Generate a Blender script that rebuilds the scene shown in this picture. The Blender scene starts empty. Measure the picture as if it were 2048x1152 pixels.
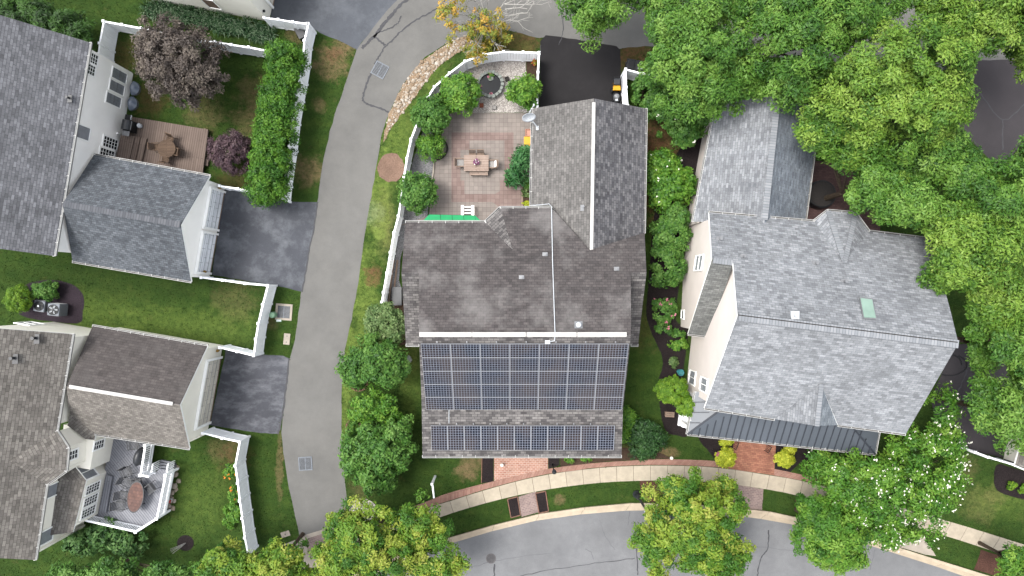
import bpy, math, random
import numpy as np
from mathutils import Vector, Matrix
random.seed(7)
RNG = np.random.default_rng(11)
sc = bpy.context.scene
COL = sc.collection
H, S = 45.0, 0.033            # camera height (m) and ground metres per photo pixel

def W(px, py, z=0.0):
    k = S*(H-z)/H
    return Vector(((px-1024)*k, (576-py)*k, z))

class Plane:
    def __init__(s, a, b, c):
        s.p = a; s.n = (b-a).cross(c-a).normalized()
        if s.n.z < -1e-6: s.n = -s.n
    def px(s, x, y, lift=0.0):
        o = Vector((0, 0, H)); d = W(x, y, 0) - o
        t = (s.p - o).dot(s.n)/d.dot(s.n)
        return o + d*t + s.n*lift
    def z(s, x, y):
        return s.p.z - ((x-s.p.x)*s.n.x + (y-s.p.y)*s.n.y)/s.n.z
def plane(*q):
    return Plane(*[W(*a) for a in q])

def smooth(pts, n=6, closed=False):
    P = [Vector((p[0], p[1])) for p in pts]; out = []; m = len(P)
    for i in range(m if closed else m-1):
        if closed: a, b, c, d = P[i-1], P[i], P[(i+1) % m], P[(i+2) % m]
        else: a, b, c, d = P[max(i-1, 0)], P[i], P[i+1], P[min(i+2, m-1)]
        for k in range(n):
            t = k/n
            out.append(0.5*((2*b)+(c-a)*t+(2*a-5*b+4*c-d)*t*t+(3*b-a-3*c+d)*t**3))
    if not closed: out.append(P[-1])
    return [(v.x, v.y) for v in out]

def subdiv(pts, step, jit, seed=1):
    r = random.Random(seed); out = []
    for i in range(len(pts)):
        a, b = Vector(pts[i]), Vector(pts[(i+1) % len(pts)])
        n = max(1, int((b-a).length/step))
        for k in range(n):
            q = a.lerp(b, k/n)
            out.append((q.x + r.uniform(-jit, jit), q.y + r.uniform(-jit, jit)))
    return out

# ---------------------------------------------------------------- materials
GAIN = 0.46
def lin(c):
    q = [(v/12.92 if v <= 0.04045 else ((v+0.055)/1.055)**2.4) for v in [x/255 for x in c]]
    y = 0.3*q[0]+0.6*q[1]+0.1*q[2]; t = min(1, max(0, (y-0.56)/0.26)); t = t*t*(3-2*t)
    return tuple(min(0.9, v*(GAIN+(1-GAIN)*t)) for v in q)
class NT:
    def __init__(s, name):
        s.m = bpy.data.materials.new(name); s.m.use_nodes = True
        s.t = s.m.node_tree; s.b = s.t.nodes['Principled BSDF']; s.out = s.t.nodes['Material Output']
    def n(s, typ, ins=None, **kw):
        nd = s.t.nodes.new(typ)
        for k, v in kw.items(): setattr(nd, k, v)
        for k, v in (ins or {}).items(): s.set(nd, k, v)
        return nd
    def set(s, nd, k, v):
        inp = nd.inputs[k]
        if hasattr(v, 'is_output') and v.is_output: s.t.links.new(v, inp)
        elif isinstance(v, tuple) and len(v) == 3 and inp.type == 'RGBA': inp.default_value = (*v, 1)
        else: inp.default_value = v
    def pos(s): return s.n('ShaderNodeNewGeometry').outputs['Position']
    def obj(s): return s.n('ShaderNodeTexCoord').outputs['Object']
    def uv(s): return s.n('ShaderNodeTexCoord').outputs['UV']
    def noise(s, vec, scale, det=4, rough=0.55, out='Fac'):
        return s.n('ShaderNodeTexNoise', {'Vector': vec, 'Scale': scale, 'Detail': det, 'Roughness': rough}).outputs[out]
    def rng(s, v, a, b, c=0.0, d=1.0):
        return s.n('ShaderNodeMapRange', {'Value': v, 'From Min': a, 'From Max': b, 'To Min': c, 'To Max': d}).outputs['Result']
    def mix(s, f, a, b, mode='MIX'):
        nd = s.n('ShaderNodeMix', data_type='RGBA', blend_type=mode)
        for k, v in ((0, f), (6, a), (7, b)):
            s.set(nd, k, v)
        return nd.outputs[2]
    def math(s, op, a, b=0.0):
        nd = s.n('ShaderNodeMath', operation=op); s.set(nd, 0, a); s.set(nd, 1, b); return nd.outputs[0]
    def bump(s, h, st=0.4, dist=0.02):
        s.set(s.b, 'Normal', s.n('ShaderNodeBump', {'Height': h, 'Strength': st, 'Distance': dist}).outputs['Normal'])
    def fin(s, col, rough=0.8, spec=0.3, metal=0.0):
        s.set(s.b, 'Base Color', col); s.set(s.b, 'Roughness', rough); s.set(s.b, 'Specular IOR Level', spec); s.set(s.b, 'Metallic', metal)
        return s.m

def m_plain(name, c, rough=0.7, var=0.15, scale=3.0, spec=0.3, metal=0.0, bump=0):
    t = NT(name); c = lin(c); p = t.obj()
    f = t.noise(p, scale, 5)
    d = tuple(v*(1-var) for v in c); l = tuple(min(1, v*(1+var)) for v in c)
    if bump: t.bump(t.noise(p, scale*8, 3), bump)
    return t.fin(t.mix(t.rng(f, 0.3, 0.7), d, l), rough, spec, metal)

def m_shingle(name, c1, c2, mortar, w=0.34, h=0.15, stain=None, st_amt=0.5, st_scale=0.35, lo=0.5, hi=0.7):
    t = NT(name); u = t.uv(); q1, q2 = c1, c2
    c1 = tuple(a*.92+b*.08 for a, b in zip(q1, q2)); c2 = tuple(a*.08+b*.92 for a, b in zip(q1, q2)); mortar = tuple(a*.75+b*.25 for a, b in zip(mortar, q1))
    br = t.n('ShaderNodeTexBrick', {'Vector': u, 'Color1': lin(c1), 'Color2': lin(c2), 'Mortar': lin(mortar), 'Scale': 1.0,
             'Mortar Size': 0.012, 'Mortar Smooth': 0.3, 'Bias': 0.0, 'Brick Width': w, 'Row Height': h}, offset=0.5, offset_frequency=2)
    br2 = t.n('ShaderNodeTexBrick', {'Vector': u, 'Color1': (0.8,)*3, 'Color2': (1.16,)*3, 'Mortar': (1.0,)*3, 'Scale': 1.0,
             'Mortar Size': 0.0, 'Brick Width': w*0.8, 'Row Height': h}, offset=0.37, offset_frequency=3)
    col = t.mix(1.0, br.outputs['Color'], br2.outputs['Color'], 'MULTIPLY')
    g = t.rng(t.noise(u, 22, 3), 0.25, 0.75, 0.8, 1.2)
    gm = t.n('ShaderNodeCombineXYZ', {0: g, 1: g, 2: g}).outputs[0]
    col = t.mix(1.0, col, gm, 'MULTIPLY')
    lg = t.rng(t.noise(t.pos(), 0.3, 6, .65), 0.3, 0.7, 0.86, 1.14)
    col = t.mix(1.0, col, t.n('ShaderNodeCombineXYZ', {0: lg, 1: lg, 2: lg}).outputs[0], 'MULTIPLY')
    if stain:
        f = t.rng(t.noise(t.pos(), st_scale, 6, 0.65), lo, hi, 0, st_amt)
        col = t.mix(f, col, lin(stain))
    t.bump(br.outputs['Fac'], -0.5, 0.015) if False else t.bump(t.math('ADD', t.math('MULTIPLY', br.outputs['Fac'], -1.0), t.noise(u, 40, 2)), 0.35, 0.012)
    return t.fin(col, 0.9, 0.2)

def m_brick(name, c1, c2, mortar, w, h, mort=0.008, off=0.5, var=0.25, vs=1.0):
    t = NT(name); u = t.uv()
    br = t.n('ShaderNodeTexBrick', {'Vector': u, 'Color1': lin(c1), 'Color2': lin(c2), 'Mortar': lin(mortar), 'Scale': 1.0,
             'Mortar Size': mort, 'Mortar Smooth': 0.2, 'Bias': 0.0, 'Brick Width': w, 'Row Height': h}, offset=off, offset_frequency=2)
    g = t.rng(t.noise(t.pos(), vs, 6, 0.65), 0.3, 0.7, 1-var, 1+var)
    col = t.mix(1.0, br.outputs['Color'], t.n('ShaderNodeCombineXYZ', {0: g, 1: g, 2: g}).outputs[0], 'MULTIPLY')
    t.bump(t.math('MULTIPLY', br.outputs['Fac'], -1.0), 0.4, 0.01)
    return t.fin(col, 0.85, 0.25)

def m_asphalt(name, c, patch=None, amt=0.6, ps=0.6, lo=0.5, hi=0.62, fine=0.12, streak=0):
    t = NT(name); p = t.pos(); c = lin(c)
    f = t.noise(p, 30, 3, 0.7)
    a = tuple(v*(1-fine) for v in c); b = tuple(v*(1+fine) for v in c)
    col = t.mix(t.rng(f, 0.3, 0.7), a, b)
    m = t.rng(t.noise(p, 0.3, 7, 0.68), 0.3, 0.7, 0.8, 1.18)
    col = t.mix(1.0, col, t.n('ShaderNodeCombineXYZ', {0: m, 1: m, 2: m}).outputs[0], 'MULTIPLY')
    sp = t.rng(t.noise(p, 1.7, 8, 0.75), 0.62, 0.72, 0, 0.35)
    col = t.mix(sp, col, tuple(v*0.72 for v in c))
    if patch:
        vec = p
        if streak:
            vec = t.n('ShaderNodeMapping', {'Vector': p, 'Scale': (1.0, streak, 1.0)}).outputs[0]
        q = t.rng(t.noise(vec, ps, 8, 0.72), lo, hi, 0, amt)
        col = t.mix(q, col, lin(patch))
    t.bump(f, 0.25, 0.01)
    return t.fin(col, 0.85, 0.25)

def m_leaf(name, cols, trans=0.25, rough=0.55):
    t = NT(name)
    a = t.n('ShaderNodeAttribute', attribute_name='tint').outputs['Fac']
    r = t.n('ShaderNodeValToRGB', {'Fac': a}); e = r.color_ramp.elements
    n = len(cols)
    e[0].position = 0; e[0].color = (*lin(cols[0]), 1); e[1].position = 1; e[1].color = (*lin(cols[-1]), 1)
    for i in range(1, n-1):
        k = e.new(i/(n-1)); k.color = (*lin(cols[i]), 1)
    t.fin(r.outputs['Color'], rough, 0.25)
    tr = t.n('ShaderNodeBsdfTranslucent', {'Color': r.outputs['Color']})
    mx = t.n('ShaderNodeMixShader', {0: trans, 1: t.b.outputs[0], 2: tr.outputs[0]})
    t.t.links.new(mx.outputs[0], t.out.inputs['Surface'])
    return t.m

def m_boards(name, c1, c2, gap, w=0.14, ln=4.0):
    return m_brick(name, c1, c2, gap, ln, w, 0.012, 0.37, 0.12, 1.5)

def m_tinted(name, cols, rough=0.85, bump=0.3):
    t = NT(name); a = t.n('ShaderNodeAttribute', attribute_name='tint').outputs['Fac']
    r = t.n('ShaderNodeValToRGB', {'Fac': a}); e = r.color_ramp.elements
    e[0].position = 0; e[0].color = (*lin(cols[0]), 1); e[1].position = 1; e[1].color = (*lin(cols[-1]), 1)
    for i in range(1, len(cols)-1):
        k = e.new(i/(len(cols)-1)); k.color = (*lin(cols[i]), 1)
    p = t.pos(); g = t.rng(t.noise(p, 2.2, 7, 0.7), 0.3, 0.7, 0.84, 1.14)
    col = t.mix(1.0, r.outputs['Color'], t.n('ShaderNodeCombineXYZ', {0: g, 1: g, 2: g}).outputs[0], 'MULTIPLY')
    t.bump(t.noise(p, 35, 3), bump, 0.01)
    return t.fin(col, rough, 0.25)

def m_soil(name, c1, c2, scale=14, bump=0.8):
    t = NT(name); p = t.pos(); f = t.noise(p, scale, 6, 0.75); g = t.noise(p, 0.9, 4)
    col = t.mix(t.rng(f, 0.3, 0.7), lin(c1), lin(c2))
    m = t.rng(g, 0.3, 0.7, 0.8, 1.2)
    col = t.mix(1.0, col, t.n('ShaderNodeCombineXYZ', {0: m, 1: m, 2: m}).outputs[0], 'MULTIPLY')
    t.bump(f, bump, 0.04)
    return t.fin(col, 0.95, 0.1)

def m_gravel(name, cols, scale=16):
    t = NT(name); p = t.pos()
    v = t.n('ShaderNodeTexVoronoi', {'Vector': p, 'Scale': scale})
    r = t.n('ShaderNodeValToRGB', {'Fac': t.n('ShaderNodeSeparateColor', {0: v.outputs['Color']}).outputs[0]}); e = r.color_ramp.elements
    e[0].position = 0; e[0].color = (*lin(cols[0]), 1); e[1].position = 1; e[1].color = (*lin(cols[-1]), 1)
    for i in range(1, len(cols)-1):
        k = e.new(i/(len(cols)-1)); k.color = (*lin(cols[i]), 1)
    m = t.rng(t.noise(p, 0.8, 5), 0.3, 0.7, 0.85, 1.15)
    col = t.mix(1.0, r.outputs['Color'], t.n('ShaderNodeCombineXYZ', {0: m, 1: m, 2: m}).outputs[0], 'MULTIPLY')
    t.bump(t.math('MULTIPLY', v.outputs['Distance'], -1.0), 0.8, 0.04)
    return t.fin(col, 0.9, 0.2)

def m_grass():
    t = NT('lawn_grass'); p = t.pos()
    f1 = t.noise(p, 18, 5, 0.75); f2 = t.noise(p, 1.6, 6, 0.7); f3 = t.noise(p, 0.22, 4, 0.6)
    col = t.mix(t.rng(f1, 0.28, 0.72), lin((28, 47, 17)), lin((74, 106, 43)))
    dv = t.n('ShaderNodeVectorMath', {0: p, 1: (0.35, 2.6, 0.0)}, operation='DOT_PRODUCT').outputs['Value']
    sp = t.rng(t.math('SINE', t.math('MULTIPLY', dv, 2.2)), -1, 1, 0, .22)
    col = t.mix(t.math('MULTIPLY', sp, t.rng(f3, .35, .65)), col, lin((96, 118, 54)))
    cl = t.rng(t.noise(p, 5.5, 6, 0.75), 0.36, 0.64, 0.78, 1.22)
    col = t.mix(1.0, col, t.n('ShaderNodeCombineXYZ', {0: cl, 1: cl, 2: cl}).outputs[0], 'MULTIPLY')
    col = t.mix(t.rng(f2, 0.45, 0.75, 0, 0.55), col, lin((92, 112, 46)))
    col = t.mix(t.rng(f3, 0.4, 0.65, 0, 0.5), col, lin((44, 66, 22)))
    col = t.mix(t.rng(t.noise(p, 0.9, 7, 0.75), 0.58, 0.72, 0, 0.4), col, lin((116, 106, 66)))
    brk = t.rng(t.noise(p, 3.2, 8, 0.8), 0.38, 0.62, 0.25, 1.0)
    def blob(px, py, r, c, amt, soft=0.6, ry=None):
        nonlocal col
        w = W(px, py); q = t.n('ShaderNodeVectorMath', {0: p, 1: (w.x, w.y, 0)}, operation='SUBTRACT').outputs[0]
        q = t.n('ShaderNodeVectorMath', {0: q, 1: (1/(r*S), 1/((ry or r)*S), 0.0)}, operation='MULTIPLY').outputs[0]
        L = t.n('ShaderNodeVectorMath', {0: q}, operation='LENGTH').outputs['Value']
        L = t.math('ADD', L, t.rng(t.noise(p, 1.1, 7, 0.75), 0.2, 0.8, -0.95, 0.95))
        col = t.mix(t.math('MULTIPLY', t.rng(L, 1.0+soft/2, 1.0-soft/2, 0, amt), brk), col, c)
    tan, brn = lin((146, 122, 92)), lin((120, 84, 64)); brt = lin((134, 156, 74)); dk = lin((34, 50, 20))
    for b in ((665, 125, 34, tan, .8), (690, 85, 22, tan, .7), (640, 210, 14, tan, .6), (618, 345, 28, tan, .75), (668, 110, 16, brn, .6),
              (520, 190, 40, tan, .55), (505, 250, 36, tan, .5), (410, 225, 34, tan, .45), (300, 200, 30, brn, .6), (240, 120, 40, brn, .5),
              (470, 380, 40, brn, .5), (590, 65, 20, tan, .6), (1045, 85, 32, brn, .8), (1000, 95, 30, brn, .7), (1265, 108, 34, brn, .9),
              (1325, 285, 40, brn, .9, .3, 60), (1300, 380, 16, brn, .7, .4, 60), (1275, 400, 14, brn, .6, .6, 90), (1300, 330, 28, brn, .8, .4, 60),
              (940, 930, 26, tan, .75), (930, 945, 18, tan, .6), (1120, 998, 10, tan, .7), (720, 980, 22, tan, .35),
              (1280, 905, 60, brn, .5, .6, 16), (1330, 905, 30, tan, .7, .6, 10), (1960, 1010, 34, tan, .3), (1990, 990, 20, tan, .35), (1930, 940, 26, tan, .3),
              (560, 930, 7, tan, .6, .5, 70), (440, 900, 26, tan, .35), (470, 915, 30, brn, .5), (540, 645, 16, tan, .5),
              (470, 600, 40, tan, .3), (770, 440, 22, tan, .5, .7, 60), (755, 470, 12, brt, .7), (728, 600, 26, brt, .75, .8, 110), (700, 720, 14, brt, .7, .8, 90), (690, 830, 8, brt, .6, .6, 90),
              (760, 400, 28, brt, .8, .8, 90), (800, 270, 36, brt, .6, .8, 70), (870, 165, 40, brt, .5, .8, 40), (380, 660, 120, brt, .45, 1., 40), (200, 640, 90, brt, .4, 1., 60),
              (400, 1000, 60, brt, .3, 1., 60), (2000, 1000, 70, brt, .4, 1., 30), (740, 425, 24, lin((206, 210, 206)), .12, .8, 20), (800, 700, 40, brn, .3, .8, 60),
              (820, 760, 20, brt, .4, .8, 70), (1285, 650, 22, brn, .3, .8, 50), (745, 550, 17, brn, .9, .4, 22),
              (250, 560, 200, dk, .5, .8, 40), (1000, 125, 60, brt, .3)):  # dk patch below the house: wall shade and mowing painted into the lawn
        blob(*b)
    t.bump(f1, 0.9, 0.05)
    return t.fin(col, 0.9, 0.1)

M = dict(
  white=m_plain('white_vinyl', (238, 240, 243), 0.45, 0.03, 2), siding=m_plain('white_siding', (240, 238, 234), 0.6, 0.04, 0.8),
  cream=m_plain('cream_siding', (232, 228, 216), 0.6, 0.05, 0.8), pink=m_plain('warm_white_siding', (224, 215, 208), 0.6, 0.05, 0.8),
  trim=m_plain('white_trim', (236, 236, 233), 0.5, 0.05), gutw=m_plain('gutter_white', (206, 206, 203), 0.5, 0.1, 2), vent=m_plain('aluminium_frame', (172, 175, 181), 0.4, 0.04), gut=m_plain('gutter_trough', (92, 88, 84), 0.8, 0.3, 6),
  glass=m_plain('window_glass', (58, 66, 70), 0.08, 0.3, 3, 0.6), pale_pane=m_plain('pane_sky_reflection', (176, 181, 188), 0.25, 0.1, 4, 0.5),  # pale pane colour has the reflected sky painted in
  black=m_plain('black_plastic', (26, 28, 32), 0.5, 0.2, 8), dark=m_plain('dark_metal', (52, 55, 60), 0.45, 0.2, 8, 0.4),
  metal=m_plain('grey_metal', (150, 152, 155), 0.4, 0.12, 8, 0.5, 0.3), pale=m_plain('pale_plastic', (205, 210, 215), 0.5, 0.08, 6),
  yellow=m_plain('yellow_plastic', (244, 178, 24), 0.45, 0.08, 4), orange=m_plain('orange_plastic', (206, 150, 128), 0.5, 0.08, 4),
  green=m_plain('green_canvas', (44, 172, 108), 0.8, 0.06, 2), wood=m_plain('weathered_wood', (150, 128, 112), 0.75, 0.15, 6),
  slat=m_boards('table_slats', (194, 174, 160), (182, 160, 146), (130, 108, 96), 0.11, 3),
  slatd=m_boards('dark_slats', (122, 100, 82), (108, 88, 72), (62, 50, 42), 0.1, 3),
  bark=m_plain('bark', (96, 84, 72), 0.9, 0.3, 6, 0.1, 0, 0.6), bark_pale=m_plain('pale_bark', (192, 189, 182), 0.85, 0.2, 6, 0.1),
  concrete=m_plain('concrete', (186, 176, 162), 0.85, 0.12, 1.5, 0.2, 0, 0.2), stone=m_plain('grey_stone', (150, 156, 150), 0.85, 0.2, 5, 0.2, 0, 0.5),
  water=m_plain('dark_water', (6, 12, 18), 0.12, 0.6, 5, 0.25), terra=m_plain('terracotta', (160, 92, 66), 0.8, 0.15, 6),
  acgrey=m_plain('ac_grey', (142, 148, 158), 0.55, 0.1, 5), dome=m_plain('dome_plastic', (128, 140, 158), 0.2, 0.12, 3, 0.6),
  edge=m_plain('bed_edging', (140, 104, 88), 0.85, 0.25, 8), dkedge=m_plain('black_edging', (46, 42, 40), 0.8, 0.25, 8),
  seam=m_plain('metal_roof', (94, 101, 110), 0.45, 0.06, 0.8, 0.5), seamd=m_plain('metal_seam', (62, 67, 76), 0.5, 0.08, 2, 0.4),
  teal=m_plain('teal_glaze', (60, 138, 142), 0.4, 0.1, 5), cush=m_plain('white_cushion', (236, 234, 230), 0.8, 0.05, 5), gcush=m_plain('grey_cushion', (168, 164, 160), 0.85, 0.08, 5),
  sky_lt=m_plain('skylight_glass', (150, 180, 164), 0.1, 0.12, 1.5, 0.6), brass=m_plain('brass', (206, 164, 84), 0.35, 0.15, 8, 0.5, 0.6),
  rglass=m_brick('tile_table', (136, 104, 94), (116, 92, 86), (98, 80, 76), 0.2, 0.2, 0.01, 0.5, 0.25, 4), pink_f=m_plain('pink_petals', (214, 132, 150), 0.7, 0.2, 8),
  purple_f=m_plain('purple_petals', (140, 78, 122), 0.7, 0.3, 14), white_f=m_plain('white_petals', (222, 220, 206), 0.7, 0.04, 8), org_f=m_plain('orange_petals', (230, 140, 40), 0.7, 0.2, 8),
  red_f=m_plain('red_leaves', (196, 66, 44), 0.7, 0.2, 8), grnplas=m_plain('pale_green_plastic', (150, 194, 158), 0.5, 0.08, 5),
  deckA=m_boards('brown_decking', (138, 122, 112), (126, 110, 101), (82, 70, 63), 0.145, 5), deckB=m_boards('grey_decking', (170, 172, 179), (158, 160, 168), (78, 80, 86), 0.145, 5),
  gdoor=m_boards('garage_door_panel', (226, 229, 233), (220, 223, 228), (186, 190, 196), 0.45, 0.9), cgdoor=m_boards('cream_garage_door', (226, 220, 206), (220, 214, 200), (188, 182, 168), 0.45, 0.9),
  alley=m_asphalt('alley_asphalt', (122, 121, 118), (140, 138, 133), .4, .25, .45, .7), street=m_asphalt('street_asphalt', (134, 135, 137), (114, 115, 118), .5, .5, .48, .68, .16),
  dwA=m_asphalt('worn_sealcoat', (82, 85, 92), (140, 144, 150), .7, .55, .47, .72, .2), dwB=m_asphalt('worn_sealcoat_streaked', (84, 86, 93), (148, 150, 156), .7, .7, .45, .72, .2, 1.8),
  dwC=m_asphalt('grey_sealcoat', (92, 96, 103), (122, 126, 132), .6, .5, .45, .65), dwD=m_asphalt('fresh_sealcoat', (35, 33, 35), (48, 46, 48), .7, .8, .45, .7), dwE=m_asphalt('painted_shade_asphalt', (68, 64, 67)),  # dwE: tree shade put into a darker asphalt colour
  hair=m_plain('hairline_crack', (104, 105, 110), 0.8, 0.2, 4), crack=m_plain('crack_sealant', (74, 74, 78), 0.7, 0.2, 4), mulch=m_soil('black_mulch', (24, 21, 22), (62, 54, 54)), brmulch=m_soil('brown_mulch', (62, 44, 38), (118, 84, 72)),
  bare=m_soil('bare_soil', (118, 94, 80), (156, 130, 114), 10), sand=m_soil('tan_soil', (140, 118, 96), (190, 166, 138), 12), dirt=m_soil('dark_soil', (58, 46, 38), (96, 78, 64), 10),
  gravel=m_gravel('white_gravel', [(140, 133, 126), (184, 177, 170), (214, 208, 202)], 26), ggravel=m_gravel('grey_gravel', [(112, 112, 114), (150, 150, 152), (172, 172, 174)], 26),
  paver=m_brick('grey_pavers', (162, 152, 145), (148, 139, 133), (118, 105, 99), 0.28, 0.28, 0.007, 0.0, 0.14, 0.9),
  rpaver=m_brick('red_pavers', (142, 121, 115), (156, 136, 129), (106, 88, 84), 0.28, 0.28, 0.007, 0.0, 0.16, 0.9),
  brick=m_brick('brick_paving', (176, 122, 104), (198, 150, 130), (214, 196, 182), 0.24, 0.12, 0.012, 0.5, 0.15, 1.2),
  brickE=m_brick('red_brick_paving', (150, 98, 80), (178, 126, 102), (128, 84, 68), 0.24, 0.12, 0.008, 0.5, 0.22, 1.2),
  bborder=m_brick('brick_border', (166, 124, 108), (186, 146, 130), (140, 108, 98), 0.1, 0.42, 0.01, 0.0, 0.2, 1.2),
  gbrick=m_brick('grey_brick_paving', (160, 138, 132), (140, 120, 116), (176, 160, 152), 0.22, 0.11, 0.01, 0.5, 0.18, 1.2),
  slab=m_tinted('sidewalk_slab', [(152, 143, 130), (192, 180, 160), (208, 196, 174)]), curb=m_tinted('curb_concrete', [(196, 180, 156), (210, 194, 170)]),
  rocks=m_tinted('river_rock', [(150, 128, 104), (172, 154, 132), (190, 178, 162), (206, 198, 186)]),
  shA=m_shingle('grey_shingle', (108, 109, 113), (146, 147, 152), (86, 87, 92)), shAg=m_shingle('bluegrey_shingle', (88, 93, 99), (122, 127, 133), (72, 76, 82), 0.26, 0.15),
  shB=m_shingle('taupe_shingle', (116, 111, 106), (152, 147, 140), (86, 82, 78), 0.36, 0.17), shBd=m_shingle('dark_stained_shingle', (88, 83, 82), (102, 96, 94), (70, 66, 65), 0.36, 0.17, (108, 104, 102), .5, .5),
  shBg=m_shingle('taupe_garage_shingle', (124, 119, 113), (156, 150, 143), (98, 94, 90), 0.26, 0.16),
  shD=m_shingle('brown_grey_shingle', (84, 80, 80), (104, 98, 97), (64, 61, 62), 0.32, 0.16, (150, 147, 145), .6, .3, .48, .66),
  shDf=m_shingle('grey_brown_shingle', (82, 79, 80), (148, 144, 141), (66, 64, 65), 0.34, 0.16), shDg=m_shingle('garage_shingle_lit', (110, 108, 106), (140, 137, 134), (88, 86, 85), 0.3, 0.17),
  shDh=m_shingle('garage_shingle_shaded', (88, 88, 93), (146, 145, 147), (76, 76, 81), 0.3, 0.17),  # garage slope pair: sunlit and shaded side put into the shingle colours
  shE=m_shingle('silver_shingle', (144, 147, 151), (180, 183, 187), (132, 135, 140), 0.34, 0.15), shEb=m_shingle('silver_shingle_dimmed', (132, 135, 140), (170, 173, 177), (118, 122, 127), 0.34, 0.15),  # second silver copy is darker: the back slope's shade put into its colour
  shEw=m_shingle('mottled_grey_shingle', (118, 120, 118), (156, 157, 154), (104, 106, 105), 0.32, 0.15),
  ridge=m_brick('ridge_caps', (146, 150, 155), (166, 169, 173), (112, 116, 121), 0.16, 2.0, 0.012, 0, 0.08), dridge=m_brick('dark_ridge_caps', (92, 95, 101), (112, 114, 119), (72, 75, 81), 0.16, 2.0, 0.012, 0, 0.08),
)
M['iron'] = m_plain('grate_iron', (112, 120, 130), .5, .15, 6, .4)
def m_solar():
    t = NT('solar_cells'); u = t.uv()
    br = t.n('ShaderNodeTexBrick', {'Vector': u, 'Color1': lin((15, 22, 40)), 'Color2': lin((22, 29, 46)), 'Mortar': lin((146, 152, 166)), 'Scale': 1.0,
             'Mortar Size': 0.0095, 'Mortar Smooth': 0.1, 'Bias': 0.0, 'Brick Width': 0.1575, 'Row Height': 0.1575}, offset=0.0)
    cell = t.mix(t.rng(t.noise(t.pos(), 0.45, 4), 0.4, 0.6, 0, 0.9), br.outputs['Color'], lin((58, 46, 42)))  # brownish reflected sheen mixed into the cell colour
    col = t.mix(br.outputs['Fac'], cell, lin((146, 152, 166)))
    return t.fin(col, 0.15, 0.3)
M['solar'] = m_solar()
M['grass'] = m_grass()
M['flagrate'] = m_brick('grate_bars', (28, 34, 42), (34, 40, 48), (136, 146, 156), 0.5, 0.09, 0.03, 0.0, 0.05)
L = dict(
  canopy=m_leaf('canopy_leaves', [(44, 88, 32), (84, 134, 46), (118, 164, 62), (150, 188, 86)], .22), canopy2=m_leaf('canopy_leaves_warm', [(54, 98, 32), (98, 144, 46), (138, 176, 64), (170, 200, 90)], .22),
  street=m_leaf('yellow_green_leaves', [(58, 108, 36), (88, 140, 42), (126, 168, 52), (166, 190, 66), (204, 206, 100)], .3), green=m_leaf('green_leaves', [(46, 88, 32), (76, 128, 46), (108, 156, 64), (136, 178, 86)], .25),
  lush=m_leaf('lush_leaves', [(46, 96, 28), (84, 140, 40), (120, 170, 56), (154, 192, 76)], .25), olive=m_leaf('pale_green_leaves', [(64, 96, 48), (96, 130, 70), (132, 160, 96), (160, 180, 122)], .25),
  deep=m_leaf('dark_green_leaves', [(24, 52, 24), (42, 80, 36), (64, 106, 50), (90, 130, 66)], .2), hedge=m_leaf('hedge_leaves', [(32, 76, 18), (64, 118, 28), (98, 150, 40), (124, 170, 56)], .25),
  purple=m_leaf('purple_leaves', [(62, 54, 52), (90, 80, 74), (118, 107, 97), (142, 132, 118)], .15), purple2=m_leaf('maroon_leaves', [(56, 40, 50), (84, 62, 72), (110, 86, 92), (130, 108, 108)], .2),
  gold=m_leaf('golden_leaves', [(120, 148, 30), (172, 190, 40), (208, 214, 60), (224, 224, 100)], .25), arb=m_leaf('bright_evergreen_leaves', [(58, 104, 16), (94, 142, 24), (130, 172, 40), (158, 190, 62)], .2),
  autumn=m_leaf('autumn_leaves', [(110, 140, 56), (160, 172, 70), (224, 190, 76), (232, 176, 96)], .3), grassy=m_leaf('blade_leaves', [(30, 62, 34), (54, 92, 54), (86, 120, 80), (150, 170, 140)], .2),
  fern=m_leaf('conifer_leaves', [(28, 72, 36), (52, 110, 56), (84, 142, 78), (110, 164, 98)], .2), forest=m_leaf('upright_evergreen_leaves', [(24, 52, 14), (44, 82, 22), (68, 112, 34), (92, 136, 50)], .2),
  rhodo=m_leaf('broad_leaves', [(40, 80, 34), (70, 114, 52), (104, 148, 76), (134, 170, 100)], .2),
)
# ---------------------------------------------------------------- mesh building
ORG = {}
def thing(name, label, cat, loc=(0, 0, 0), rz=0.0, group=None):
    o = bpy.data.objects.new(name, None); COL.objects.link(o)
    o.empty_display_size = 0.3
    o.location = loc; o.rotation_euler = (0, 0, rz); ORG[o] = Vector(loc)
    o['label'] = label; o['category'] = cat
    if group: o['group'] = group
    return o
def tag(o, label, cat, group=None, kind=None):
    o['label'] = label; o['category'] = cat
    if group: o['group'] = group
    if kind: o['kind'] = kind
    return o

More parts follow.
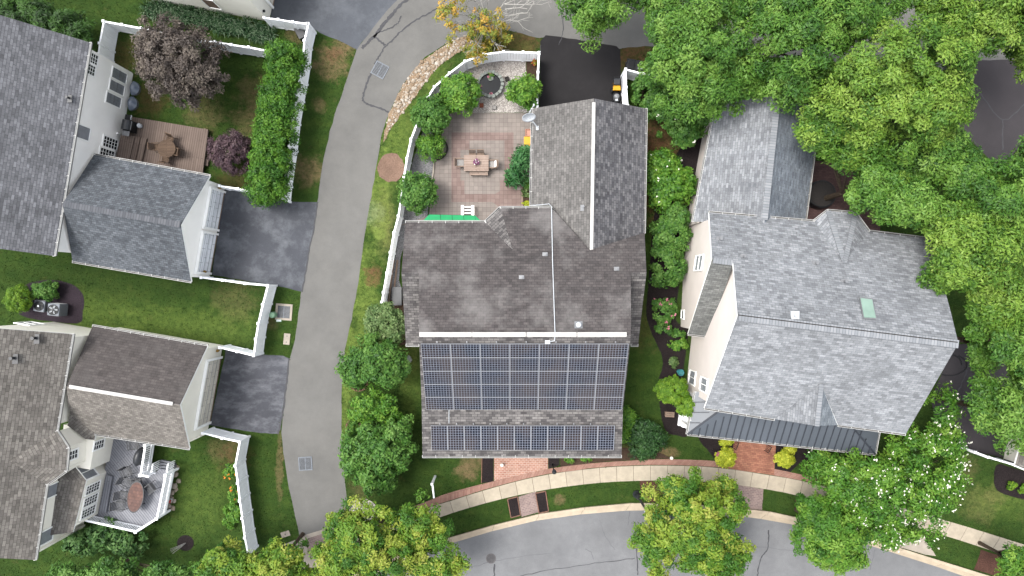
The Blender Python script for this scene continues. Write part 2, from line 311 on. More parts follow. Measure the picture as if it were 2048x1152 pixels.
class MB:
    def __init__(s): s.v = []; s.f = []; s.uv = []; s.mi = []; s.tint = []
    def face(s, pts, mi=0, uvrot=None, org=None, tint=0.5, down=None):
        pts = [Vector(p) for p in pts]
        n = Vector((0, 0, 0))
        for i in range(len(pts)):
            a, b = pts[i], pts[(i+1) % len(pts)]; n += a.cross(b)
        n = n.normalized() if n.length > 1e-9 else Vector((0, 0, 1))
        if uvrot is not None: t = Vector((math.cos(uvrot), math.sin(uvrot), 0))
        elif abs(n.z) > 0.999: t = Vector((1, 0, 0))
        else: t = Vector((0, 0, 1)).cross(n).normalized()
        if down is not None: t = (t - n*t.dot(n)); d = Vector(down); d = (d-n*d.dot(n)).normalized(); t = n.cross(d)
        b = n.cross(t).normalized()
        o = Vector(org) if org is not None else Vector((0, 0, 0))
        i0 = len(s.v); s.v += pts; s.f.append(list(range(i0, i0+len(pts))))
        s.uv.append([((p-o).dot(t), (p-o).dot(b)) for p in pts]); s.mi.append(mi); s.tint.append(tint)
        return n
    def slab(s, pts, th, mi=0, mside=1, **kw):           # planar polygon, counter-clockwise from above, thickness downwards
        pts = [Vector(p) for p in pts]
        n = Vector((0, 0, 0))
        for i in range(len(pts)): n += pts[i].cross(pts[(i+1) % len(pts)])
        if n.z < 0: pts = pts[::-1]
        s.face(pts, mi, **kw); lo = [p - Vector((0, 0, th)) for p in pts]
        s.face(lo[::-1], mside)
        for i in range(len(pts)):
            j = (i+1) % len(pts); s.face([pts[i], lo[i], lo[j], pts[j]], mside)
    def prism(s, poly, z0, z1, mi=0, mtop=None, **kw):
        p = [Vector((q[0], q[1])) for q in poly]
        ar = sum(p[i].x*p[(i+1) % len(p)].y - p[(i+1) % len(p)].x*p[i].y for i in range(len(p)))
        if ar < 0: p = p[::-1]
        s.face([(q.x, q.y, z1) for q in p], mi if mtop is None else mtop, **kw)
        s.face([(q.x, q.y, z0) for q in p[::-1]], mi)
        for i in range(len(p)):
            a, b = p[i], p[(i+1) % len(p)]
            s.face([(a.x, a.y, z0), (b.x, b.y, z0), (b.x, b.y, z1), (a.x, a.y, z1)], mi, tint=kw.get('tint', .5))
    def hexa(s, c, mi=0):   # 8 corners: 4 bottom ccw, 4 top ccw
        for q in ((3, 2, 1, 0), (4, 5, 6, 7), (0, 1, 5, 4), (1, 2, 6, 5), (2, 3, 7, 6), (3, 0, 4, 7)):
            s.face([c[i] for i in q], mi)
    def box(s, c, sz, rz=0.0, mi=0, R=None, taper=1.0):
        R = R or Matrix.Rotation(rz, 3, 'Z'); c = Vector(c); x, y, z = [v/2 for v in sz]
        s.hexa([c + R @ Vector(v) for v in ((-x, -y, -z), (x, -y, -z), (x, y, -z), (-x, y, -z),
               (-x*taper, -y*taper, z), (x*taper, -y*taper, z), (x*taper, y*taper, z), (-x*taper, y*taper, z))], mi)
    def bar(s, a, b, w, h, mi=0, up=(0, 0, 1)):
        a, b, up = Vector(a), Vector(b), Vector(up); d = (b-a).normalized()
        if abs(d.dot(up)) > 0.99: up = Vector((1, 0, 0))
        r = d.cross(up).normalized()*w/2; u = r.cross(d).normalized()*h/2
        s.hexa([a-r-u, a+r-u, b+r-u, b-r-u, a-r+u, a+r+u, b+r+u, b-r+u], mi)
    def tube(s, a, b, r, r2=None, seg=8, mi=0, cap=True):
        a, b = Vector(a), Vector(b); r2 = r if r2 is None else r2; d = (b-a).normalized()
        x = d.orthogonal().normalized(); y = d.cross(x)
        A = [a + (x*math.cos(k*2*math.pi/seg)+y*math.sin(k*2*math.pi/seg))*r for k in range(seg)]
        B = [b + (x*math.cos(k*2*math.pi/seg)+y*math.sin(k*2*math.pi/seg))*r2 for k in range(seg)]
        for k in range(seg):
            j = (k+1) % seg; s.face([A[k], A[j], B[j], B[k]], mi)
        if cap: s.face(A[::-1], mi); s.face(B, mi)
    def path(s, pts, r, r2=None, seg=6, mi=0):
        n = len(pts)-1; r2 = r if r2 is None else r2
        for i in range(n): s.tube(pts[i], pts[i+1], r+(r2-r)*i/n, r+(r2-r)*(i+1)/n, seg, mi)
    def lathe(s, c, prof, seg=20, mi=0, sx=1.0, sy=1.0, jit=0, seed=0, R=None, cap=True):
        c = Vector(c); rr = random.Random(seed); rings = []
        for r, z in prof:
            ring = []
            for k in range(seg):
                q = 1 + (rr.uniform(-jit, jit) if jit else 0)
                v = Vector((math.cos(k*2*math.pi/seg)*r*sx*q, math.sin(k*2*math.pi/seg)*r*sy*q, z))
                ring.append(c + (R @ v if R else v))
            rings.append(ring)
        for A, B in zip(rings, rings[1:]):
            for k in range(seg):
                j = (k+1) % seg; s.face([A[k], A[j], B[j], B[k]], mi)
        if cap and prof[0][0] > 1e-4: s.face(rings[0][::-1], mi)
        if cap and prof[-1][0] > 1e-4: s.face(rings[-1], mi)
    def rock(s, c, sz, rr, mi=0, tint=None):
        seg, c = 7, Vector(c); a0 = rr.uniform(0, 6.3); t = rr.random() if tint is None else tint
        prof = ((0.75, 0.0), (1.0, 0.35), (0.8, 0.75), (0.35, 0.97))
        amp = [rr.uniform(0.8, 1.15) for _ in range(seg)]; el = rr.uniform(0.65, 1.0); ro = rr.uniform(0, 3.1)
        rings = []
        for r, z in prof:
            ring = []
            for k in range(seg):
                an = a0 + k*2*math.pi/seg; x, y = math.cos(an)*r*amp[k]*sz/2, math.sin(an)*r*amp[k]*el*sz/2
                ring.append(c + Vector((x*math.cos(ro)-y*math.sin(ro), x*math.sin(ro)+y*math.cos(ro), z*sz*0.38)))
            rings.append(ring)
        for A, B in zip(rings, rings[1:]):
            for k in range(seg):
                j = (k+1) % seg; s.face([A[k], A[j], B[j], B[k]], mi, tint=t)
        s.face(rings[-1], mi, tint=t)
    def build(s, name, mats, parent=None, smooth=False, bevel=0.0, kind=None):
        if not isinstance(mats, (list, tuple)): mats = [mats]
        off = Vector((0, 0, 0)); p = parent
        while p is not None and p not in ORG: p = p.parent
        if p is not None and getattr(s, 'world', True): off = ORG[p]
        me = bpy.data.meshes.new(name)
        me.from_pydata([v-off for v in s.v], [], s.f)
        for m in mats: me.materials.append(m)
        me.polygons.foreach_set('material_index', s.mi)
        uvl = me.uv_layers.new(name='UVMap')
        flat = [c for f in s.uv for q in f for c in q]; uvl.data.foreach_set('uv', flat)
        at = me.attributes.new('tint', 'FLOAT', 'FACE'); at.data.foreach_set('value', s.tint)
        if smooth: me.polygons.foreach_set('use_smooth', [True]*len(s.f))
        o = bpy.data.objects.new(name, me); COL.objects.link(o)
        if parent is not None: o.parent = parent
        if kind: o['kind'] = kind
        if smooth or bevel:
            wd = o.modifiers.new('weld', 'WELD'); wd.merge_threshold = 0.0005
        if bevel:
            bv = o.modifiers.new('bevel', 'BEVEL'); bv.width = bevel; bv.segments = 2; bv.limit_method = 'ANGLE'
        return o
def LM():
    m = MB(); m.world = False; return m       # local coordinates (things built at the origin and then placed)

def copy_tree(o, parent=None):
    c = o.copy(); COL.objects.link(c)
    if parent is not None: c.parent = parent
    for ch in list(o.children): copy_tree(ch, c)
    return c

# ---------------------------------------------------------------- flat ground sheets
COVER = []
LAYER = [0]
def sheet(name, pts, mat, lvl, jit=0.0, step=0.4, uvrot=None, cover=True, seed=1, pixel=True, kind='structure', sm=0):
    if sm: pts = smooth(pts, sm, True)
    w = [(W(*p).x, W(*p).y) for p in pts] if pixel else pts
    if cover: COVER.append(np.array(w))
    if jit: w = subdiv(w, step, jit, seed)
    ar = sum(w[i][0]*w[(i+1) % len(w)][1]-w[(i+1) % len(w)][0]*w[i][1] for i in range(len(w)))
    if ar < 0: w = w[::-1]
    m = MB(); m.face([(x, y, lvl*0.004) for x, y in w], 0, uvrot)
    return m.build(name, mat, kind=kind)

def ribbon(name, top, bot, mat, lvl, length=None, gap=0.0, th=0.0, tints=None, uvalong=True, seed=3, kind='structure'):
    """strip between two pixel polylines, cut into slabs of the given length (m) with open joints"""
    r = random.Random(seed)
    A = [W(*p) for p in smooth(top, 12)]; B = [W(*p) for p in smooth(bot, 12)]
    def resample(P, n):
        d = [0]
        for a, b in zip(P, P[1:]): d.append(d[-1]+(b-a).length)
        out = []
        j = 0
        for k in range(n+1):
            t = d[-1]*k/n
            while j < len(P)-2 and d[j+1] < t: j += 1
            seg = d[j+1]-d[j]; out.append(P[j].lerp(P[j+1], (t-d[j])/seg if seg > 1e-9 else 0))
        return out, d[-1]
    _, tot = resample(A, 10)
    n = max(1, round(tot/length)) if length else 60
    A, _ = resample(A, n); B, _ = resample(B, n)
    m = MB(); z = lvl*0.004; u = 0
    COVER.append(np.array([(p.x, p.y) for p in A]+[(p.x, p.y) for p in B[::-1]]))
    for i in range(n):
        a, b, c, d = A[i], A[i+1], B[i+1], B[i]; t = (b-a).normalized()*gap/2
        q = [d+t, c-t, b-t, a+t]
        q = [Vector((p.x, p.y, z+th)) for p in q]
        ti = r.choice(tints) if tints else r.random()
        m.face(q, 0, tint=ti)
        if not length or uvalong:
            L = (b-a).length; wd = (a-d).length; m.uv[-1] = [(u, 0), (u+L, 0), (u+L, wd), (u, wd)]
        u += (b-a).length
        if th:
            for k in range(4):
                p, s2 = q[k], q[(k+1) % 4]
                m.face([p - Vector((0, 0, th)), s2 - Vector((0, 0, th)), s2, p], 0, tint=ti)
    return m.build(name, mat, kind=kind)

def line_marks(name, lines, mat, lvl, width=0.06, seed=2):
    """thin sealed cracks lying on the paving, slightly wandering"""
    r = random.Random(seed); m = MB(); z = lvl*0.004
    for ln in lines:
        w = width
        if isinstance(ln, tuple): ln, w = ln
        P = [W(*p) for p in smooth(ln, 8)]
        L, Rr = [], []
        for i, p in enumerate(P):
            d = (P[min(i+1, len(P)-1)]-P[max(i-1, 0)]).normalized(); nn = Vector((-d.y, d.x, 0))
            p = p + nn*r.uniform(-0.035, 0.035); ww = w*r.uniform(0.6, 1.25)/2
            L.append(p+nn*ww); Rr.append(p-nn*ww)
        for i in range(len(P)-1):
            m.face([(Rr[i].x, Rr[i].y, z), (Rr[i+1].x, Rr[i+1].y, z), (L[i+1].x, L[i+1].y, z), (L[i].x, L[i].y, z)])
    return m.build(name, mat, kind='structure')

# ---------------------------------------------------------------- foliage
def leaf_arrays(centers, radii, per, ll, lw, rng, up=0.6, tint_c=0.6, flat=0.75, outdirs=None, tip=0.0):
    """per leaves round every clump centre; returns verts, tints"""
    n = len(centers); N = n*per
    C = np.repeat(centers, per, 0); Rr = np.repeat(radii, per)
    d = rng.normal(size=(N, 3)); d /= np.linalg.norm(d, axis=1, keepdims=True)
    rad = Rr*rng.random(N)**0.45
    off = d*rad[:, None]; off[:, 2] *= flat
    P = C+off
    nrm = d*0.6 + rng.normal(size=(N, 3))*0.45; nrm[:, 2] += up
    if outdirs is not None: nrm += np.repeat(outdirs, per, 0)*0.5
    nrm /= np.linalg.norm(nrm, axis=1, keepdims=True)
    ax = d + rng.normal(size=(N, 3))*0.6; ax -= nrm*(ax*nrm).sum(1, keepdims=True)
    ax /= np.linalg.norm(ax, axis=1, keepdims=True)+1e-9
    sd = np.cross(nrm, ax)
    s = rng.uniform(0.45, 1.45, N)[:, None]
    a = P - ax*ll*s/2; b = P + ax*ll*s/2; mid = P + ax*ll*s*0.05 + nrm*ll*s*0.06
    l = mid + sd*lw*s/2; r = mid - sd*lw*s/2
    V = np.stack([a, r, b, l], 1).reshape(-1, 3)
    tc = np.repeat(rng.random(n), per)
    t = tint_c*tc + (1-tint_c)*rng.random(N) + tip*(d[:, 2])*0.25
    return V, np.clip(t, 0, 1)

def leaf_mesh(name, V, T, mat, parent=None, kind=None, off=None):
    n = len(V)//4; me = bpy.data.meshes.new(name)
    if off is not None: V = V - np.array(off)
    me.vertices.add(len(V)); me.vertices.foreach_set('co', V.astype(np.float32).ravel())
    me.loops.add(n*4); me.loops.foreach_set('vertex_index', np.arange(n*4, dtype=np.int32))
    me.polygons.add(n); me.polygons.foreach_set('loop_start', np.arange(0, n*4, 4, dtype=np.int32))
    me.polygons.foreach_set('loop_total', np.full(n, 4, np.int32))
    me.materials.append(mat)
    at = me.attributes.new('tint', 'FLOAT', 'FACE'); at.data.foreach_set('value', T.astype(np.float32))
    me.update(calc_edges=True); me.validate()
    o = bpy.data.objects.new(name, me); COL.objects.link(o)
    if parent is not None: o.parent = parent
    if kind: o['kind'] = kind
    return o

def crown_clumps(blobs, nclump, cr, rng, shell=0.35, low=-0.35, lump=0.25):
    """clump centres spread over and inside a set of ellipsoids (centre, radii)"""
    w = np.array([b[1][0]*b[1][1] for b in blobs]); w = w/w.sum(); cs, ds = [], []
    ph = rng.uniform(0, 6.3, 6)
    while len(cs) < nclump:
        b = blobs[rng.choice(len(blobs), p=w)]
        d = rng.normal(size=3); d[2] += .45; d /= np.linalg.norm(d)
        if d[2] < low: continue
        k = 1 - shell*rng.random()**1.6
        an = math.atan2(d[1], d[0])
        k *= 1 + lump*(0.5*math.sin(3*an+ph[0]) + 0.35*math.sin(5*an+ph[1]+2*d[2]) + 0.3*math.sin(8*an+ph[2]-3*d[2]))
        k = min(k, 1.25)
        c = np.array(b[0]) + d*np.array(b[1])*k
        cs.append(c); ds.append(d)
    return np.array(cs), np.array(ds)

def tree(name, label, cat, blobs, mat, base=None, nclump=80, cr=0.45, per=60, ll=0.2, lw=0.09, trunk=0.12, bark='bark', seed=1, group=None,
         lump=0.25, shell=0.35, up=0.6, flat=0.75, tint_c=0.6, limbs=True, low=-0.35, part='crown', tip=0.0, flowers=None):
    """blobs: (px, py, z, rx_px, ry_px, rz) - crown pieces given where they stand, sizes in ground pixels"""
    rng = np.random.default_rng(seed); B = []
    for (px, py, z, rx, ry, rz) in blobs:
        c = W(px, py, z); k = S*(H-z)/H; B.append(((c.x, c.y, c.z), (rx*k, ry*k, rz)))
    if base is None: bx, by = B[0][0][0], B[0][0][1]
    else: bx, by = W(*base).x, W(*base).y
    t = thing(name, label, cat, (bx, by, 0), 0, group)
    cs, ds = crown_clumps(B, nclump, cr, rng, shell, low, lump)
    cs[:, 2] = np.maximum(cs[:, 2], cr*0.4)
    rad = cr*rng.uniform(0.7, 1.25, len(cs))
    V, T = leaf_arrays(cs, rad, per, ll, lw, rng, up, tint_c, flat, ds, tip)
    V[:, 2] = np.maximum(V[:, 2], 0.03)
    cw = leaf_mesh(part, V, T, mat, t, off=(bx, by, 0))
    if trunk:
        r = random.Random(seed); m = MB(); zt = max(0.3, B[0][0][2]*0.75)
        p1 = Vector((bx + r.uniform(-.05, .05), by + r.uniform(-.05, .05), zt*0.6))
        m.path([(bx, by, -0.02), (bx, by, 0.12), p1], trunk*1.25, trunk*0.8, 8)
        if limbs:
            pick = [cs[i] for i in range(0, len(cs), max(1, len(cs)//14))]
            for q in pick:
                q = p1.lerp(Vector(q), .8); mid = p1.lerp(q, 0.5) + Vector((r.uniform(-.2, .2), r.uniform(-.2, .2), 0.15))
                m.path([p1, mid, q], trunk*0.5, trunk*0.12, 6)
        m.build('trunk', M[bark], t)
    if flowers:
        fm, nf, fs, bias = flowers
        m = MB(); r = random.Random(seed+5); k = 0
        hi = sorted(range(len(cs)), key=lambda i: -cs[i][2]-0.0*r.random())
        cand = [i for i in range(len(cs)) if ds[i][2] > 0.05 and (bias is None or bias(cs[i], r))]
        for _ in range(nf):
            if not cand: break
            i = r.choice(cand); d = Vector(ds[i]); p = Vector(cs[i]) + Vector((d.x*.7, d.y*.7, abs(d.z)+.3)).normalized()*rad[i]*0.9
            p += Vector((r.uniform(-.2, .2), r.uniform(-.2, .2), r.uniform(-.05, .1)))
            for _k in range(r.randint(3, 6)):
                q = p + Vector((r.uniform(-1, 1), r.uniform(-1, 1), r.uniform(-.5, .6)))*fs*0.7; s2 = fs*r.uniform(.35, .7)
                a = r.uniform(0, 6.3); n = Vector((r.uniform(-.6, .6), r.uniform(-.6, .6), 1)).normalized(); x = n.orthogonal().normalized()
                x = Matrix.Rotation(a, 3, n) @ x; y = n.cross(x)
                m.face([q-x*s2, q-y*s2*.7, q+x*s2, q+y*s2*.7])
        m.build('blossom', fm, t)
    return t

# ---------------------------------------------------------------- fences
def fence(label, pts, z=1.62, group='white vinyl fences', post=0.13, posts=True, capz=0.1, extra=1.4):
    P = [W(p[0], p[1], z) for p in pts]
    t = thing('fence', label, 'fence', (P[0].x, P[0].y, 0), 0, group)
    Q = []
    for a, b in zip(P, P[1:]):
        n = max(1, round((b-a).length/2.45))
        for k in range(n): Q.append(a.lerp(b, k/n))
    Q.append(P[-1])
    for i, q in enumerate(Q):
        m = MB(); m.box((q.x, q.y, (z+capz)/2-0.02), (post, post, z+capz+.04)); m.box((q.x, q.y, z+capz+.012), (post*1.35, post*1.35, .05), 0, 0, None, .75)
        m.build('post', M['white'], t)
    for a, b in zip(Q, Q[1:]):
        d = (b-a).normalized(); a2, b2 = a+d*post/2, b-d*post/2; m = MB()
        n = max(2, int((b2-a2).length/0.16)); w = (b2-a2).length/n
        for k in range(n):
            p0, p1 = a2+d*(w*k+.005), a2+d*(w*(k+1)-.005)
            m.bar((p0.x, p0.y, z/2+.04), (p1.x, p1.y, z/2+.04), 0.03, z-.1)
        pn = m.build('panel', M['white'], t)
        m = MB(); m.bar((a2.x, a2.y, z-.01), (b2.x, b2.y, z-.01), 0.1, 0.09); m.build('top_rail', M['white'], t)
        m = MB(); m.bar((a2.x, a2.y, .12), (b2.x, b2.y, .12), 0.06, 0.13); m.build('bottom_rail', M['white'], t)
    return t

# ---------------------------------------------------------------- house pieces
def gutter(h, a, b, out, hang=0.75, w=0.1):
    """eave gutter from a to b (world points on the roof edge); out = outward direction"""
    a, b = Vector(a), Vector(b); out = Vector(out); out.z = 0; out.normalize(); m = MB(); d = (b-a)
    L = d.length; d.normalize(); dz = Vector((0, 0, -.07))
    m.bar(a+out*(w-.01)+dz*.6, b+out*(w-.01)+dz*.6, .022, .1); m.bar(a+out*w/2+dz*1.7, b+out*w/2+dz*1.7, w, .02, 1)
    m.bar(a+out*.01+dz, b+out*.01+dz, .02, .1)
    n = max(1, int(L/hang))
    for k in range(n+1):
        p = a + d*(L*k/n); m.bar(p - out*.07 + Vector((0, 0, .025)), p+out*w+Vector((0, 0, -.0)), .03, .02)
    return m.build('gutter', [M['gutw'], M['gut']], h)

def skirt(m, a, b, za, zb, inset, side, z0=0.0, trim=(0, 0), mi=0):
    """wall below a roof edge a-b, moved inwards; returns its plane"""
    d = Vector((b.x-a.x, b.y-a.y, 0)).normalized(); n = Vector((-d.y, d.x, 0))*side
    a2 = a + n*inset + d*trim[0]; b2 = b + n*inset - d*trim[1]
    f = lambda p: za + (zb-za)*((p-a).dot(d)/max(1e-6, Vector((b.x-a.x, b.y-a.y, 0)).dot(d)))
    q = [Vector((a2.x, a2.y, z0)), Vector((b2.x, b2.y, z0)), Vector((b2.x, b2.y, f(b2))), Vector((a2.x, a2.y, f(a2)))]
    back = [p + n*0.12 for p in q]
    m.hexa([q[0], q[1], back[1], back[0], q[3], q[2], back[2], back[3]], mi)
    return Plane(q[0], q[1], q[2])

def wall_rect(pl, pxs, lift=0.0):
    return [pl.px(x, y, 0) for x, y in pxs]

def window(h, pl, c_px, w, hgt, face, cols=1, rows=2, mat='glass', frame=0.07, sash=True, grid=0, name='window', gmat='trim'):
    """c_px: photo pixel of the window's centre on wall plane pl; w, hgt in metres; face = outward normal hint (x, y)"""
    c = pl.px(*c_px); n = Vector((pl.n.x, pl.n.y, 0)).normalized()
    if n.x*face[0]+n.y*face[1] < 0: n = -n
    t = Vector((-n.y, n.x, 0)); z = Vector((0, 0, 1))
    R = Matrix((t, n, z)).transposed()
    m = MB()
    for s in (-1, 1):
        m.box(c + t*s*(w/2+frame/2) + n*.03, (frame, .07, hgt+2*frame), R=R)
        m.box(c + z*s*(hgt/2+frame/2) + n*.03, (w, .07, frame), R=R)
    f = m.build(name, M['trim'], h)
    m = MB(); m.box(c + n*.008, (w, .02, hgt), R=R); m.build('pane', M[mat], f)
    m = MB()
    for k in range(1, cols): m.box(c + t*(-w/2+w*k/cols) + n*.033, (.045, .05, hgt), R=R)
    for k in range(1, rows): m.box(c + z*(-hgt/2+hgt*k/rows) + n*.032, (w, .045, .045), R=R)
    if grid:
        gx, gy = grid
        for k in range(1, gx): m.box(c + t*(-w/2+w*k/gx) + n*.024, (.022, .03, hgt), R=R)
        for k in range(1, gy): m.box(c + z*(-hgt/2+hgt*k/gy) + n*.0235, (w, .029, .022), R=R)
    if m.v: m.build('muntin', M[gmat], f)
    return f

def vent(h, p, r=.05, hh=.3, mat='metal'):
    m = MB(); p = Vector(p); m.tube(p-Vector((0, 0, .1)), p+Vector((0, 0, hh)), r, seg=10); m.tube(p+Vector((0, 0, hh)), p+Vector((0, 0, hh+.04)), r*1.3, seg=10); m.box(p+Vector((0, -.05, .02)), (r*6, r*7, .03))
    m.build('vent_pipe', M[mat], h)

def gable(m, gu, rdg, gl, inset, ref, dz=.14, mi=0):
    """flat gable wall between two eave corners with its peak under the ridge end; returns its plane"""
    a, b = Vector((gu.x, gu.y, 0)), Vector((gl.x, gl.y, 0)); d = (b-a).normalized(); n = Vector((-d.y, d.x, 0))
    if n.x*(ref.x-a.x)+n.y*(ref.y-a.y) < 0: n = -n
    L = (b-a).length; f = (Vector((rdg.x, rdg.y, 0))-a).dot(d)
    a2, b2, c2 = a+n*inset+d*inset*.9, b+n*inset-d*inset*.9, a+n*inset+d*f
    za = gu.z+(rdg.z-gu.z)*inset*.9/f; zb = gl.z+(rdg.z-gl.z)*inset*.9/(L-f); z = Vector((0, 0, 1))
    q = [a2, b2, b2+z*(zb-dz), c2+z*(rdg.z-dz), a2+z*(za-dz)]
    nn = (q[1]-q[0]).cross(z)
    if nn.dot(-n) < 0: q = q[::-1]
    m.face(q, mi); m.face([p+n*.1 for p in q[::-1]], mi)
    for i in range(5): j = (i+1) % 5; m.face([q[i], q[i]+n*.1, q[j]+n*.1, q[j]], mi)
    return Plane(a2, b2, a2+z)
# ================================================================ GROUND
m = MB()
m.face([(-400, -400, 0), (400, -400, 0), (400, 400, 0), (-400, 400, 0)])
m.build('lawn', M['grass'], kind='structure')

alley = [(715, 97), (706, 120), (690, 170), (674, 215), (660, 262), (645, 330), (636, 395), (625, 450), (615, 505), (606, 560), (602, 590), (590, 680), (580, 715), (570, 780), (563, 865), (566, 905), (575, 960), (590, 1030), (600, 1075),
         (680, 1052), (695, 1005), (690, 960), (685, 905), (683, 840), (684, 780), (690, 700), (703, 640), (714, 580), (725, 500), (737, 425), (748, 360), (762, 275), (778, 225), (806, 168), (850, 115), (900, 82), (950, 66), (1010, 58), (1076, 76), (1090, 74), (1240, 97), (1290, 92),
         (1500, 110), (1750, 130), (1900, 160), (1935, 250), (1990, 300), (2150, 360), (2300, -100), (830, -100), (800, -6), (770, 24), (742, 60)]
sheet('alley', alley, M['alley'], 1, .03, .5)
sheet('painted_shade_pavement', [(1880, 120), (2060, 120), (2150, 200), (2150, 420), (1990, 330), (1920, 260)], M['dwE'], 2, .03, .5)  # dark sheet standing in for the tree shade on the alley
sheet('worn_driveway', [(543, 42), (590, 46), (616, 49), (640, 66), (675, 80), (713, 99), (745, 58), (775, 20), (805, -10), (830, -100), (540, -100)], M['dwC'], 2, .03, .5)
sheet('patched_driveway', [(448, 376), (515, 390), (568, 403), (600, 404), (635, 404), (628, 455), (617, 510), (605, 584), (575, 576), (548, 571), (424, 550)], M['dwA'], 2, .025, .4)
sheet('streaked_driveway', [(452, 700), (520, 708), (566, 712), (577, 716), (572, 770), (564, 830), (557, 868), (520, 866), (490, 862), (420, 850)], M['dwB'], 2, .025, .4)
sheet('black_driveway', [(1081, 84), (1091, 70), (1150, 78), (1232, 92), (1241, 100), (1242, 150), (1246, 260), (1079, 260)], M['dwD'], 3, .03, .4)
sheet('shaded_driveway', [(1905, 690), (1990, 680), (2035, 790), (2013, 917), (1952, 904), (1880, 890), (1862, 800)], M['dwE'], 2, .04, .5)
sheet('rear_patio', [(1600, 320), (1760, 330), (1760, 480), (1600, 470)], m_brick('maroon_brick_paving', (92, 68, 66), (110, 84, 80), (70, 56, 56), .22, .11), 2, .02)
street = [(2300, 1200), (2060, 1180), (2030, 1172), (1975, 1160), (1920, 1146), (1843, 1120), (1736, 1088), (1660, 1066), (1584, 1046), (1537, 1039), (1484, 1031), (1420, 1024), (1340, 1019), (1262, 1019), (1180, 1025), (1106, 1034), (1025, 1049), (960, 1066), (900, 1085), (850, 1102), (800, 1124), (740, 1150), (680, 1175), (600, 1200), (300, 1330), (300, 1800), (2300, 1800)]
sheet('street', street, M['street'], 1)
top = [(640, 1086), (700, 1066), (760, 1048), (815, 1031), (860, 1014), (900, 1002), (984, 976), (1084, 951), (1184, 937), (1256, 932), (1340, 931), (1431, 935), (1537, 950), (1605, 962), (1700, 986), (1800, 1014), (1866, 1034), (1926, 1051), (2048, 1089), (2130, 1115)]
bot = [(655, 1112), (715, 1090), (775, 1070), (830, 1052), (870, 1038), (900, 1027), (990, 1001), (1087, 980), (1181, 967), (1256, 962), (1337, 961), (1431, 965), (1537, 979), (1609, 994), (1700, 1017), (1795, 1043), (1851, 1060), (1912, 1078), (2004, 1108), (2110, 1142)]
ribbon('sidewalk', top, bot, M['slab'], 3, 1.12, .022, .02, [.55, .62, .7, .78, .85, .68])
sheet('sidewalk_joints', [(p[0], p[1]+1.2) for p in smooth(top, 4)] + [(p[0], p[1]-1.2) for p in smooth(bot, 4)[::-1]], M['dirt'], 2)
outer = [(818, 1016), (860, 1000), (900, 985), (988, 962), (1094, 938), (1150, 930), (1212, 924), (1300, 919), (1365, 919), (1431, 922), (1480, 928), (1560, 940), (1640, 958)]
ribbon('brick_border', outer, [(818, 1029), (860, 1013), (900, 1001), (984, 975), (1084, 950), (1150, 941), (1184, 936), (1256, 931), (1340, 930), (1431, 934), (1480, 941), (1537, 949), (1625, 965)], M['bborder'], 4)
cb = [(640, 1172), (740, 1131), (800, 1106), (860, 1086), (900, 1074), (1022, 1040), (1106, 1022), (1212, 1009), (1275, 1005), (1340, 1005), (1420, 1010), (1484, 1017), (1537, 1022), (1584, 1030), (1660, 1051), (1759, 1082), (1840, 1108), (1975, 1150), (2070, 1176)]
cm = [(643, 1180), (742, 1139), (802, 1114), (861, 1092), (901, 1080), (1024, 1045), (1106, 1028), (1212, 1014), (1268, 1011), (1340, 1010), (1420, 1015), (1484, 1023), (1537, 1029), (1584, 1037), (1660, 1058), (1750, 1087), (1842, 1115), (1950, 1149), (2060, 1183)]
cf = [(646, 1188), (742, 1150), (802, 1125), (861, 1099), (901, 1087), (1025, 1051), (1106, 1036), (1212, 1023), (1262, 1021), (1340, 1020), (1420, 1025), (1484, 1032), (1537, 1040), (1584, 1047), (1660, 1067), (1736, 1090), (1843, 1123), (1920, 1150), (2040, 1190)]
ribbon('kerb', cb, cm, M['curb'], 1, 3.1, .02, .13, [.3, .6, .9])
ribbon('gutter_pan', cm, cf, M['curb'], 2, 3.1, .02, .01, [.25, .5, .8], seed=5)
sheet('concrete_apron', [(1735, 1046), (1790, 1044), (1842, 1064), (1872, 1112), (1850, 1109), (1759, 1082)], M['concrete'], 2, .01)
sheet('alley_apron', [(601, 1074), (610, 1071), (675, 1052), (690, 1060), (660, 1110), (640, 1120), (612, 1106)], M['gbrick'], 2, 0, uvrot=-.3)
sheet('alley_kerb', [(599, 1073), (676, 1050), (682, 1056), (611, 1078), (616, 1104), (607, 1108)], M['concrete'], 3)
sheet('corner_walk', [(560, 1092), (600, 1076), (612, 1106), (660, 1100), (655, 1130), (600, 1140), (585, 1120), (565, 1115)], M['concrete'], 1)
sheet('white_gravel_corner', [(696, 1003), (715, 998), (735, 997), (750, 1008), (763, 1022), (764, 1032), (730, 1042), (700, 1048)], M['gravel'], 2, .04, .25)
# paths and planted strips
sheet('brick_path', [(988, 900), (1096, 900), (1096, 941), (1060, 948), (988, 966)], M['brick'], 2)
sheet('mulch_bed', [(965, 900), (987, 900), (987, 963), (964, 966)], M['mulch'], 2, .015, .2)
sheet('mulch_bed', [(1097, 900), (1119, 900), (1119, 931), (1097, 937)], M['mulch'], 2, .015, .2)
sheet('foundation_bed', [(1120, 895), (1250, 895), (1320, 905), (1345, 918), (1300, 918), (1212, 923), (1120, 934)], M['dirt'], 1, .03, .3)
sheet('cross_brick_path', [(1037, 993), (1072, 983), (1079, 1024), (1043, 1034)], M['gbrick'], 2, uvrot=.2)
for q in ([(1015, 998), (1035, 993), (1041, 1030), (1022, 1035)], [(1071, 986), (1091, 982), (1097, 1022), (1078, 1026)]):
    sheet('mulch_bed', q, M['mulch'], 3, .01, .2)
    b = MB(); P = [W(*p) for p in q]
    for i in range(4): b.bar(P[i]+Vector((0, 0, .03)), P[(i+1) % 4]+Vector((0, 0, .03)), .06, .08)
    b.build('bed_edging', M['edge'], kind='structure')
